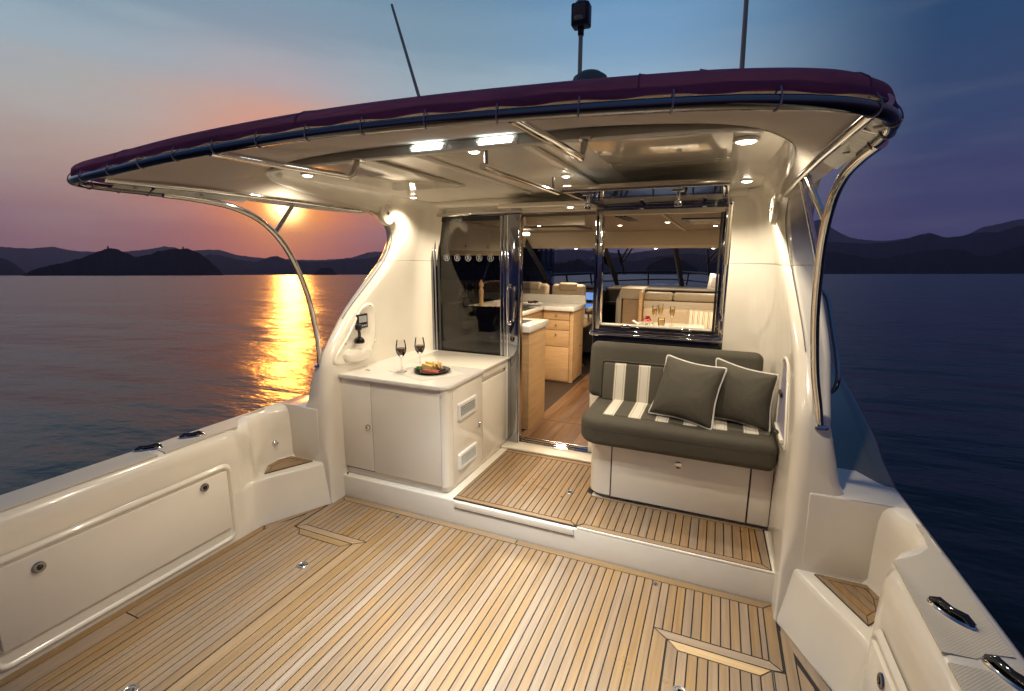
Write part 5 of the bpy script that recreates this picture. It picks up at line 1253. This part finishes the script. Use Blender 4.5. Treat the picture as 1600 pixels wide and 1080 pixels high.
# ------------------------------------------------------------------ saloon interior seen through door and window
SF = 0.186
fl = struct('saloon_floor', bx((-1.5, 3.66, 0.10), (1.5, 7.4, SF-0.006)), mat('floor_joint', (0.03, 0.018, 0.012), 0.6), label='dark walnut plank saloon floor')
x = -0.50; k = 0
while x < 0.60:
    y = 3.665-random.uniform(0, 0.9)
    while y < 6.6:
        y2 = y+random.uniform(0.9, 1.5)
        a, b_ = max(y, 3.665), min(y2, 6.6)
        if b_-a > 0.05: plank(rect(x, x+0.098, a, b_), walnut, top=SF, parent=fl, th=0.006, g=0.0006)
        y = y2
    x += 0.098
obj('floor_hatch_joint', bx((-0.46, 4.18, SF+0.0004), (0.5, 4.184, SF+0.0010)), groove, fl)
bm = new(); lathe(bm, [(0, 0.002), (0.018, 0.002), (0.020, 0)], (0.02, 4.05, SF), seg=18); tag(obj('floor_ring', bm, steel, smooth=True, origin=(0.02, 4.05, SF)), 'small steel lift ring in the walnut saloon floor', 'floor ring')
# hull sides and lining
for s, nm in ((-1, 'port_saloon_wall'), (1, 'starboard_saloon_wall')):
    a, b_ = sorted((s*1.50, s*1.46)); w_ = struct(nm, bx((a, 3.66, 0.1), (b_, 7.6, 1.22)), brow, label='cream lined side wall of the saloon')
    a, b_ = sorted((s*1.46, s*1.42)); obj('side_window_glass', bx((a, 3.70, 1.22), (b_-0.02 if s > 0 else b_, 7.4, 1.86)), screeng, w_)
    a, b_ = sorted((s*1.50, s*1.42)); obj('upper_lining', bx((a, 3.66, 1.86), (b_, 6.5, 2.12)), brow, w_)
hl = struct('saloon_headliner', bx((-1.5, 3.665, 2.052), (1.5, 6.32, 2.07)), liner, label='taupe headliner of the saloon ceiling')
obj('centre_panel', bx((0.60, 3.75, 2.040), (0.615, 6.2, 2.0515)), brow, hl)
obj('door_head_lining', bx((-0.43, 3.66, 1.98), (0.05, 3.70, 2.05), 0.005), brow, hl, smooth=True)
for k in range(3): obj('vent_slot', bx((0.24+k*0.035, 3.85, 2.045), (0.258+k*0.035, 4.45, 2.0517)), darkgrey, hl)
hh = obj('roof_hatch', bx((0.70, 4.25, 2.040), (1.25, 4.85, 2.0515), 0.004), darkgrey, hl, smooth=True)
obj('hatch_blind', bx((0.76, 4.31, 2.036), (1.19, 4.79, 2.0405), 0.003), stone, hh)
hh = obj('roof_hatch', bx((-0.95, 4.9, 2.040), (-0.35, 5.5, 2.0515), 0.004), darkgrey, hl, smooth=True)
obj('hatch_blind', bx((-0.88, 4.97, 2.036), (-0.42, 5.43, 2.0405), 0.003), leather2, hh)
bm = new(); loft(bm, [[(-1.5, 6.30, 2.06), (1.5, 6.30, 2.06)], [(-1.5, 6.285, 1.98), (1.5, 6.285, 1.98)], [(-1.5, 6.30, 1.88), (1.5, 6.30, 1.88)], [(-1.5, 6.34, 1.842), (1.5, 6.34, 1.842)], [(-1.5, 6.55, 1.845), (1.5, 6.55, 1.845)], [(-1.5, 6.9, 1.90), (1.5, 6.9, 1.90)]])
struct('windscreen_brow', bm, brow, smooth=True, label='deep cream padded band above the windscreen')
def cabinlight(x, y, z_, label, power, r=0.028, c_=(1.0, 0.80, 0.55)):
    t = thing('cabin_downlight', label, 'ceiling light', (x, y, z_), group='small downlights inside the saloon')
    bm = new(); lathe(bm, [(r*0.8, -0.004), (r, -0.006), (r*1.15, 0.0)], (x, y, z_), seg=18); obj('bezel', bm, steel, t, smooth=True)
    bm = new(); lathe(bm, [(0.0, -0.010), (r*0.5, -0.009), (r*0.85, -0.004)], (x, y, z_), seg=18); obj('lens', bm, warmE, t, smooth=True)
    ld = bpy.data.lights.new('cabin_lamp', 'SPOT'); ld.energy = power; ld.color = c_; ld.spot_size = rad(150); ld.spot_blend = 1.0; ld.shadow_soft_size = 0.05
    lo = bpy.data.objects.new('cabin_lamp', ld); col.objects.link(lo); lo.parent = t; lo.location = (0, 0, -0.024)
IP = 68
cabinlight(0.07, 4.95, 2.0515, 'small saloon ceiling downlight seen just left of the window post', IP)
cabinlight(0.555, 4.65, 2.0515, 'small saloon ceiling downlight seen in the middle of the open window', IP)
cabinlight(-0.62, 4.30, 2.0515, 'small saloon ceiling downlight hidden above the galley worktop', IP)
cabinlight(-0.72, 4.75, 2.0515, 'small saloon ceiling downlight above the galley seen through the glass door', IP*0.8)
cabinlight(0.95, 5.35, 2.0515, 'small saloon ceiling downlight above the dinette cushion', IP)
cabinlight(-0.80, 6.45, 1.845, 'small downlight under the windscreen brow above the helm seat', IP*0.5, 0.03)
cabinlight(0.25, 6.45, 1.845, 'small downlight under the windscreen brow left of the window view', IP*0.4, 0.03)
cabinlight(0.93, 6.45, 1.845, 'small downlight under the windscreen brow right of the window view', IP*0.4, 0.03)
t = thing('wall_light', 'bright warm strip light above the galley at the door opening', 'wall light', (-1.1, 5.6, 1.98))
obj('diffuser', bx((-1.40, 5.5, 1.985), (-1.13, 5.56, 2.02), 0.01), warmE, t, smooth=True)

# galley
gl = thing('galley_counter', 'white topped galley counter along the left side of the saloon', 'kitchen counter', (-1.2, 4.5, SF))
obj('base_unit', bx((-1.46, 3.90, SF), (-0.955, 5.95, 1.085)), oak, gl)
obj('countertop', bx((-1.46, 3.86, 1.090), (-0.925, 5.98, 1.135), 0.005), stone, gl, smooth=True)
obj('oven_front', bx((-0.954, 4.32, 0.62), (-0.940, 4.95, 1.06), 0.004), blackgloss, gl)
obj('oven_handle', tb([(-0.925, 4.36, 1.00), (-0.925, 4.90, 1.00)], 0.008, seg=10), steel, gl, smooth=True)
obj('splashback', bx((-1.46, 4.0, 1.135), (-1.44, 5.98, 1.22)), stone, gl)
gi = thing('galley_island', 'near oak galley unit with white worktop just inside the door', 'kitchen cabinet', (-0.7, 4.05, SF))
obj('carcass', bx((-0.953, 3.86, SF), (-0.484, 4.285, 1.082), 0.002), oak, gi, smooth=True)
obj('side_panel', bx((-0.483, 3.855, SF), (-0.468, 4.29, 1.082), 0.002), oak, gi, smooth=True)
obj('countertop', bx((-0.923, 3.82, 1.086), (-0.450, 4.315, 1.146), 0.006), stone, gi, smooth=True)
obj('sink_bowl', bx((-0.82, 3.95, 1.1455), (-0.56, 4.18, 1.1475), 0.001), brushed, gi)
gf = thing('drawer_unit', 'oak galley drawer unit with three knobs facing the door', 'drawer cabinet', (-0.75, 5.57, SF))
obj('carcass', bx((-0.95, 5.585, SF), (-0.575, 6.04, 1.082), 0.002), oak, gf, smooth=True)
obj('corner_post', bx((-0.606, 5.575, SF), (-0.560, 5.62, 1.082), 0.004), oakH, gf, smooth=True)
obj('side_door', bx((-0.572, 5.63, SF+0.02), (-0.558, 6.03, 1.075), 0.003), oak, gf, smooth=True)
for z0, z1, kz in ((0.972, 1.075, 1.026), (0.846, 0.966, 0.912), (0.640, 0.840, 0.790)):
    d_ = obj('drawer_front', bx((-0.945, 5.566, z0), (-0.610, 5.59, z1), 0.003), oakH, gf, smooth=True)
    bm = new(); lathe(bm, [(0.0, 0.022), (0.010, 0.020), (0.013, 0.014), (0.006, 0.006), (0.006, 0)], (-0.775, 5.566, kz), seg=16, rot=FR); obj('knob', bm, steel, d_, smooth=True)
obj('lower_door', bx((-0.945, 5.566, SF+0.02), (-0.610, 5.59, 0.634), 0.003), oakH, gf, smooth=True)
bm = new(); lathe(bm, [(0.0, 0.018), (0.009, 0.016), (0.011, 0.012), (0.005, 0.0)], (-0.558, 5.86, 0.62), seg=14, rot=RR); obj('knob', bm, steel, gf, smooth=True)
obj('countertop', bx((-0.922, 5.53, 1.086), (-0.540, 6.07, 1.136), 0.006), stone, gf, smooth=True)
obj('upstand', bx((-1.44, 6.06, 1.10), (-0.545, 6.10, 1.235), 0.006), stone, gf, smooth=True)
# overhead lockers
ov = thing('overhead_locker', 'row of pale overhead galley lockers seen through the glass door', 'wall cabinet', (-1.3, 4.3, 1.75))
obj('carcass', bx((-1.46, 3.72, 1.745), (-1.185, 5.45, 2.05)), leather2, ov)
for y0, y1 in ((3.73, 4.05), (4.055, 4.52), (4.525, 4.98), (4.985, 5.44)):
    d_ = obj('locker_door', bx((-1.187, y0, 1.790), (-1.172, y1, 2.045), 0.003), mat('pale_locker_lacquer', (0.62, 0.58, 0.50), 0.25), ov, smooth=True)
    bm = new(); lathe(bm, [(0.0, 0.012), (0.011, 0.010), (0.012, 0.0)], (-1.172, y1-0.06, 1.83), seg=14, rot=RR); obj('knob', bm, steel, d_, smooth=True)
# opaque black lower part behind the glass door
obj('dark_lower_backing', bx((-1.19, 3.590, PZ+0.02), (-0.552, 3.596, 1.325)), blackgloss, dr)
# pepper mill, tomatoes, mortar, hob
CT = 1.135
bm = new(); lathe(bm, [(0.0, 0), (0.030, 0), (0.031, 0.02), (0.026, 0.04), (0.028, 0.07), (0.022, 0.12), (0.026, 0.20), (0.029, 0.235), (0.018, 0.25), (0.016, 0.262), (0.026, 0.272), (0.028, 0.30), (0.018, 0.322), (0.008, 0.327), (0.010, 0.34), (0.0, 0.348)], (-1.395, 4.76, CT), seg=22)
tag(obj('pepper_mill', bm, oakH, smooth=True, angle=50, origin=(-1.395, 4.76, CT)), 'tall turned wooden pepper mill behind the glass door', 'pepper mill')
for i, (x, y) in enumerate(((-1.20, 4.58), (-1.145, 4.60), (-1.10, 4.64))):
    bm = new(); lathe(bm, [(0.0, 0.0), (0.018, 0.002), (0.034, 0.018), (0.036, 0.036), (0.026, 0.054), (0.008, 0.058), (0.0, 0.055)], (x, y, CT+0.02), seg=18)
    tag(obj('tomato', bm, tomato, smooth=True, origin=(x, y, CT+0.02)), 'shiny red tomato behind the glass door, ' + ('the left of three', 'the middle of three', 'the right of three')[i], 'tomato', 'tomatoes on the galley worktop')
tag(obj('chopping_board', bx((-1.28, 4.48, CT), (-1.02, 4.72, CT+0.019), 0.004), oakH, smooth=True, origin=(-1.2, 4.6, CT)), 'flat wooden board under the tomatoes on the galley worktop', 'chopping board')
t = thing('mortar', 'white mortar with its pestle behind the tomatoes', 'mortar', (-1.18, 4.86, CT))
bm = new(); lathe(bm, [(0.0, 0), (0.035, 0), (0.038, 0.03), (0.058, 0.105), (0.062, 0.11), (0.052, 0.105), (0.030, 0.04), (0.0, 0.035)], (-1.22, 4.86, CT), seg=26); obj('bowl', bm, whitep, t, smooth=True)
obj('pestle', tb([(-1.23, 4.86, CT+0.09), (-1.14, 4.86, CT+0.15)], 0.011, seg=12, rfun=lambda u: 0.010+0.008*u), whitep, t, smooth=True)
for i, x in enumerate((-1.36, -1.27)):
    bm = new(); lathe(bm, [(0.0, 0), (0.022, 0), (0.024, 0.03), (0.018, 0.05), (0.018, 0.07), (0.0, 0.075)], (x-0.16, 4.62, CT), seg=16); tag(obj('spice_jar', bm, brushed, smooth=True, origin=(x-0.16, 4.62, CT)), ('small steel spice jar at the left end of the galley', 'small steel spice jar next to the leftmost one in the galley')[i], 'jar', 'spice jars in the galley')
t = thing('fruit_plate', 'shallow white plate of dark berries on the galley counter', 'plate', (-1.03, 5.4, CT))
bm = new(); lathe(bm, [(0.0, 0.004), (0.08, 0.006), (0.13, 0.028), (0.132, 0.026), (0.08, 0.0), (0.0, 0.0)], (-1.10, 5.62, CT), seg=28); obj('plate', bm, whitep, t, smooth=True)
bm = new()
for k in range(26):
    a = random.uniform(0, 6.28); r_ = 0.075*math.sqrt(random.random()); bmesh.ops.create_icosphere(bm, subdivisions=1, radius=0.012, matrix=Matrix.Translation((-1.10+r_*math.cos(a), 5.62+r_*math.sin(a), CT+0.03+0.014*random.random())))
obj('berries', bm, mat('dark_berries', (0.05, 0.012, 0.015), 0.25), t, smooth=True)
t = thing('hob', 'gas hob with pan supports on the galley counter', 'hob', (-1.15, 4.9, CT))
obj('hob_plate', bx((-1.10, 4.95, CT), (-0.95, 5.3, CT+0.006), 0.003), brushed, t)
for k in range(4):
    obj('pan_support', tb([(-1.09, 5.0+k*0.08, CT+0.03), (-0.96, 5.0+k*0.08, CT+0.03), (-0.96, 5.0+k*0.08, CT+0.004)], 0.004, seg=6), blackp, t)

# helm seats
def helmseat(x, y, label, ztop=1.365):
    t = thing('helm_chair', label, 'helm chair', (x, y, SF), group='cream leather helm chairs')
    bm = new(); box(bm, (x-0.235, y-0.07, 0.86), (x+0.235, y+0.06, ztop-0.005), 0.05, 6, rot=Matrix.Rotation(rad(-4), 3, 'X')); box(bm, (x-0.13, y-0.075, ztop-0.10), (x+0.13, y+0.055, ztop+0.015), 0.035, 5, rot=Matrix.Rotation(rad(-4), 3, 'X'))
    obj('backrest', bm, leather, t, smooth=True, angle=60)
    obj('seat', bx((x-0.25, y-0.02, 0.76), (x+0.26, y+0.50, 0.90), 0.05, 5), leather, t, smooth=True, angle=60)
    for s in (-1, 1): obj('armrest', bx((x+s*0.27-0.03, y+0.02, 0.985), (x+s*0.27+0.03, y+0.36, 1.035), 0.02, 3), leather, t, smooth=True)
    bm = new()
    for s in (-1, 1): tube(bm, [(x+s*0.27, y+0.06, 0.985), (x+s*0.265, y+0.10, 0.84)], 0.014, seg=10)
    lathe(bm, [(0.22, SF), (0.20, SF+0.03), (0.05, SF+0.05), (0.045, 0.76)], (x, y+0.22, 0), seg=20); obj('pedestal', bm, darksteel, t, smooth=True)
helmseat(-0.872, 6.40, 'cream leather helm seat to the left of the steel window post')
helmseat(-1.40, 6.40, 'cream leather helm seat farther left, partly hidden by the door stile')
obj_h = thing('helm_console', 'dark helm dashboard with two lit chart screens below the windscreen', 'helm console', (-0.9, 7.2, SF))
bm = new(); loft(bm, [[(-1.45, 7.00, 0.3), (-1.45, 7.00, 1.0), (-1.45, 7.10, 1.20), (-1.45, 7.16, 1.262), (-1.45, 7.6, 1.28)], [(-0.62, 7.00, 0.3), (-0.62, 7.00, 1.0), (-0.62, 7.10, 1.20), (-0.62, 7.16, 1.262), (-0.62, 7.6, 1.28)], [(-0.55, 7.12, 0.3), (-0.55, 7.12, 0.98), (-0.55, 7.2, 1.16), (-0.55, 7.26, 1.22), (-0.55, 7.6, 1.24)]])
obj('console_body', bm, darkgrey, obj_h, smooth=True)
bm = new(); tube(bm, smoothpath([(-1.3, 7.13, 1.27), (-0.95, 7.11, 1.285), (-0.66, 7.13, 1.265), (-0.585, 7.16, 1.20), (-0.56, 7.15, 1.05)], 5), 0.018, seg=10); obj('console_hood', bm, darkgrey, obj_h, smooth=True)
for z0, z1 in ((1.085, 1.215), (0.965, 1.055)):
    sc_ = obj('chart_screen', bx((-0.86, 7.015-(0.0 if z0 > 1.06 else 0.02), z0), (-0.655, 7.03, z1), 0.003, rot=Matrix.Rotation(rad(-18 if z0 > 1.06 else 0), 3, 'X')), blackp, obj_h)
    e_ = bx((-0.845, 7.0105-(0.0 if z0 > 1.06 else 0.02), z0+0.010), (-0.670, 7.0125-(0.0 if z0 > 1.06 else 0.02), z1-0.010), rot=Matrix.Rotation(rad(-18 if z0 > 1.06 else 0), 3, 'X'), piv=Vector((-0.757, 7.0225, (z0+z1)/2))); obj('chart_display', e_, screenE, sc_)

# windscreen, pillars, wipers
wsn = struct('windscreen', bx((-1.45, 7.42, 1.0), (1.45, 7.50, 1.258), 0.01), darkgrey, label='raked windscreen base of the saloon')
def pill(a, b_, w_): 
    bm = new(); tube(bm, [a, b_], w_, seg=4, flat=0.7); return obj('windscreen_pillar', bm, darkgrey, wsn, smooth=False)
pill((-1.42, 7.20, 1.30), (-1.42, 6.15, 1.93), 0.055); pill((-0.395, 7.46, 1.25), (-0.48, 6.72, 1.90), 0.052); pill((0.545, 7.46, 1.25), (0.455, 6.72, 1.90), 0.052); pill((1.40, 7.46, 1.26), (1.45, 6.72, 1.92), 0.06)
for a, b_ in ((-1.50, -0.42), (-0.40, 0.52), (0.55, 1.40)):
    bm = new(); bm.faces.new([bm.verts.new(p_) for p_ in ((a, 7.46, 1.25), (b_, 7.46, 1.25), (b_-0.06, 6.72, 1.90), (a-0.06, 6.72, 1.90))]); obj('windscreen_pane', bm, screeng, wsn)
for x, lab in ((-0.42, 'black windscreen wiper pair by the helm, left of the window post'), (-0.30+0.02, 'black windscreen wiper pair just right of the left window post'), (0.88, 'black windscreen wiper pair at the right end of the window view')):
    t = thing('wiper', lab, 'wiper', (x, 7.2, 1.9), group='windscreen wipers hanging from the top edge')
    x0 = x-(0.25 if x < -0.4 else 0)
    def wp(u, z_): return (x0+u, 6.72+(1.90-z_)/0.65*0.74+0.03, z_)
    if x < -0.4: arms = [[wp(0.0, 1.87), wp(0.13, 1.66), wp(0.20, 1.60)], [wp(0.06, 1.88), wp(0.17, 1.70), wp(0.20, 1.60)]]; bl_ = [wp(0.12, 1.74), wp(0.24, 1.50)]
    else: arms = [[wp(0.14, 1.88), wp(0.0, 1.70), wp(-0.03, 1.66)], [wp(0.20, 1.88), wp(0.04, 1.68), wp(-0.03, 1.66)]]; bl_ = [wp(-0.02, 1.82), wp(0.01, 1.48)]
    for a_ in arms: obj('wiper_arm', tb(a_, 0.012, seg=8), blackp, t)
    obj('wiper_blade', tb(bl_, 0.015, seg=8), blackp, t)
# foredeck and bow rail
bm = new(); loft(bm, [[(x*math.cos(0), y, z_-0.06*(x/1.5)**2) for x in [w_*(-1+2*k/10.0) for k in range(11)]] for y, z_, w_ in ((7.3, 1.06, 1.55), (8.5, 1.06, 1.45), (10, 1.08, 1.05), (11.6, 1.08, 0.12))])
struct('foredeck', bm, gel, smooth=True, label='foredeck beyond the windscreen')
br = thing('bow_rail', 'dark bow rail silhouetted beyond the windscreen', 'railing', (0, 9.5, 1.1))
rp = [(-1.72, 7.6, 1.42), (-1.62, 8.3, 1.41), (-1.30, 9.3, 1.405), (-0.80, 10.4, 1.40), (0, 11.3, 1.40), (0.80, 10.4, 1.40), (1.30, 9.3, 1.405), (1.62, 8.3, 1.41), (1.72, 7.6, 1.42)]
rsm = smoothpath(rp, 8)
obj('top_rail', tb(rsm, 0.024, seg=8), darkgrey, br, smooth=True)
obj('mid_rail', tb([(v.x, v.y, v.z-0.17) for v in rsm], 0.014, seg=8), darkgrey, br, smooth=True)
for k in (4, 10, 16, 22, 28, 36, 42, 48, 54, 60):
    v = rsm[k]; obj('rail_post', tb([v, (v.x*0.93, v.y-0.12, 1.04)], 0.018, seg=8), darkgrey, br, smooth=True)

# dinette
sf_ = thing('dinette_sofa', 'cream leather dinette sofa with oak end panel below the windscreen', 'sofa', (0.6, 6.1, SF))
obj('end_panel', bx((0.135, 6.02, 0.55), (0.175, 6.22, 1.315), 0.012, 3), oakH, sf_, smooth=True)
for x0, x1 in ((0.185, 0.522), (0.527, 1.42)): obj('top_bolster', bx((x0, 6.10, 1.205), (x1, 6.26, 1.305), 0.03, 4), leather2, sf_, smooth=True, angle=60)
obj('upper_band', bx((0.18, 6.115, 1.10), (1.42, 6.25, 1.20), 0.012, 3), mat('sofa_band', (0.50, 0.43, 0.34), 0.5), sf_, smooth=True)
obj('backrest', bx((0.18, 6.07, 0.86), (1.42, 6.20, 1.115), 0.035, 5), leather, sf_, smooth=True, angle=60)
obj('seat', bx((0.16, 5.55, 0.74), (1.42, 6.12, 0.885), 0.04, 4), leather, sf_, smooth=True, angle=60)
obj('side_backrest', bx((1.30, 4.5, 0.86), (1.42, 6.1, 1.115), 0.035, 5), leather, sf_, smooth=True, angle=60)
bsx = thing('side_cabinet', 'cream and wood side console between helm and dinette', 'cabinet', (-0.1, 6.3, SF))
obj('cream_top', bx((-0.12, 6.26, 1.20), (0.135, 6.9, 1.335), 0.008), brow, bsx, smooth=True)
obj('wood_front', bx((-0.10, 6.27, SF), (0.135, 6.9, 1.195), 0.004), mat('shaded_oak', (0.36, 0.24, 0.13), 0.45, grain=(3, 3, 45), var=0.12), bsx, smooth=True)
bm = new(); loft(bm, [[(-0.34, 7.05, SF), (-0.34, 7.05, 1.10)], [(-0.12, 6.25, SF), (-0.12, 6.25, 1.345)], [(-0.10, 6.9, SF), (-0.10, 6.9, 1.34)]]); obj('wedge_panel', bm, brow, bsx)
struct('dash_shelf', bx((-0.35, 6.5, 1.300), (1.45, 7.45, 1.322), 0.006), mat('dash_leather', (0.20, 0.17, 0.135), 0.5), smooth=True, label='padded shelf under the windscreen above the dinette')
tbz = 1.005
dt = thing('dinette_table', 'small dinette table set with glasses and flowers', 'table', (0.55, 5.35, SF))
obj('tabletop', bx((0.22, 5.0, tbz-0.03), (0.92, 5.62, tbz), 0.008, 3), stone, dt, smooth=True)
obj('table_leg', tb([(0.57, 5.3, SF), (0.57, 5.3, tbz-0.03)], 0.045, seg=18), steel, dt, smooth=True)
def flute(x, y, label):
    t = thing('champagne_flute', label, 'champagne glass', (x, y, tbz), group='champagne flutes on the dinette table')
    bm = new(); lathe(bm, [(0.030, 0), (0.029, 0.003), (0.005, 0.006), (0.004, 0.085), (0.018, 0.105), (0.027, 0.15), (0.026, 0.215), (0.0255, 0.215), (0.026, 0.15), (0.017, 0.108), (0, 0.10)], (x, y, tbz), seg=20); obj('glass', bm, clearg, t, smooth=True)
    bm = new(); lathe(bm, [(0, 0.101), (0.016, 0.108), (0.0255, 0.15), (0.0255, 0.185), (0, 0.185)], (x, y, tbz), seg=18); obj('drink', bm, champ, t, smooth=True)
flute(0.408, 5.36, 'champagne flute behind the candle, left one on the dinette table')
flute(0.590, 5.36, 'champagne flute standing alone on the right of the dinette table')
flute(0.452, 5.52, 'champagne flute close behind the leftmost flute')
t = thing('candle_glass', 'squat amber candle glass between the champagne flutes', 'candle glass', (0.50, 5.25, tbz))
bm = new(); lathe(bm, [(0, 0), (0.034, 0), (0.036, 0.10), (0.034, 0.10), (0.032, 0.005), (0, 0.005)], (0.497, 5.22, tbz), seg=22); obj('glass', bm, clearg, t, smooth=True)
bm = new(); lathe(bm, [(0, 0.006), (0.031, 0.006), (0.0335, 0.085), (0, 0.085)], (0.497, 5.22, tbz), seg=20); obj('wax', bm, champ, t, smooth=True)
t = thing('flower_posy', 'posy with a red bloom and green leaves lying on the dinette table', 'flowers', (0.34, 5.3, tbz))
bm = new()
for k in range(46):
    th0 = random.uniform(0, 6.28); ph = random.uniform(0.1, 1.5); r_ = random.uniform(0.02, 0.058)
    c0 = Vector((0.350, 5.25, tbz+0.055))+Vector((r_*math.cos(th0)*math.sin(ph)*1.15, r_*math.sin(th0)*math.sin(ph), r_*math.cos(ph)*0.9))
    d_ = (c0-Vector((0.350, 5.25, tbz+0.04))).normalized(); u = d_.cross(Vector((0.2, 0.5, 1))).normalized(); v_ = d_.cross(u)
    bm.faces.new([bm.verts.new(c0+u*0.018), bm.verts.new(c0+v_*0.015+d_*0.008), bm.verts.new(c0-u*0.018), bm.verts.new(c0-v_*0.015-d_*0.004)])
obj('petals', bm, redm, t)
bm = new()
for k in range(60):
    c0 = Vector((0.33+random.uniform(-0.10, 0.10), 5.22+random.uniform(-0.05, 0.06), tbz+random.uniform(0.005, 0.035))); u = Vector((random.uniform(-1, 1), random.uniform(-1, 1), random.uniform(-0.3, 0.6))).normalized(); v_ = u.cross(Vector((0.1, 0.2, 1))).normalized()
    bm.faces.new([bm.verts.new(c0+u*0.022), bm.verts.new(c0+v_*0.009), bm.verts.new(c0-u*0.022), bm.verts.new(c0-v_*0.009)])
obj('leaves', bm, mat('pale_leaves', (0.18, 0.28, 0.08), 0.6, var=0.3), t)
obj('paper_wrap', tb([(0.20, 5.22, tbz+0.055), (0.265, 5.22, tbz+0.02)], 0.010, seg=8), whitep, t, smooth=True)
pillow('striped_pillow', 'small striped cushion at the right end of the dinette sofa', [(0.70, 5.72, 0.90), (1.10, 5.66, 0.885), (1.12, 5.82, 1.125), (0.715, 5.88, 1.135)], 0.10, stripe_in, None, pipe=False, cat='cushion')
t = thing('picture_frame', 'white photo frame standing on the shelf at the right window edge', 'picture frame', (0.97, 6.4, 1.33))
R = Matrix.Rotation(rad(8), 3, 'Y')
bm = new(); box(bm, (0.905, 6.55, 1.325), (1.075, 6.565, 1.525), 0.004, rot=R); f_ = obj('frame', bm, whitep, t, smooth=True)
bm = new(); box(bm, (0.940, 6.547, 1.365), (1.040, 6.5495, 1.485), rot=R); obj('photo_print', bm, paper, f_)

# ------------------------------------------------------------------ float the yacht at her trim
for o in list(sc.objects):
    if o.parent is None and o not in WORLD and o.type in {'MESH', 'EMPTY'}:
        o.matrix_world = TRIM @ Matrix.Translation(o.location)
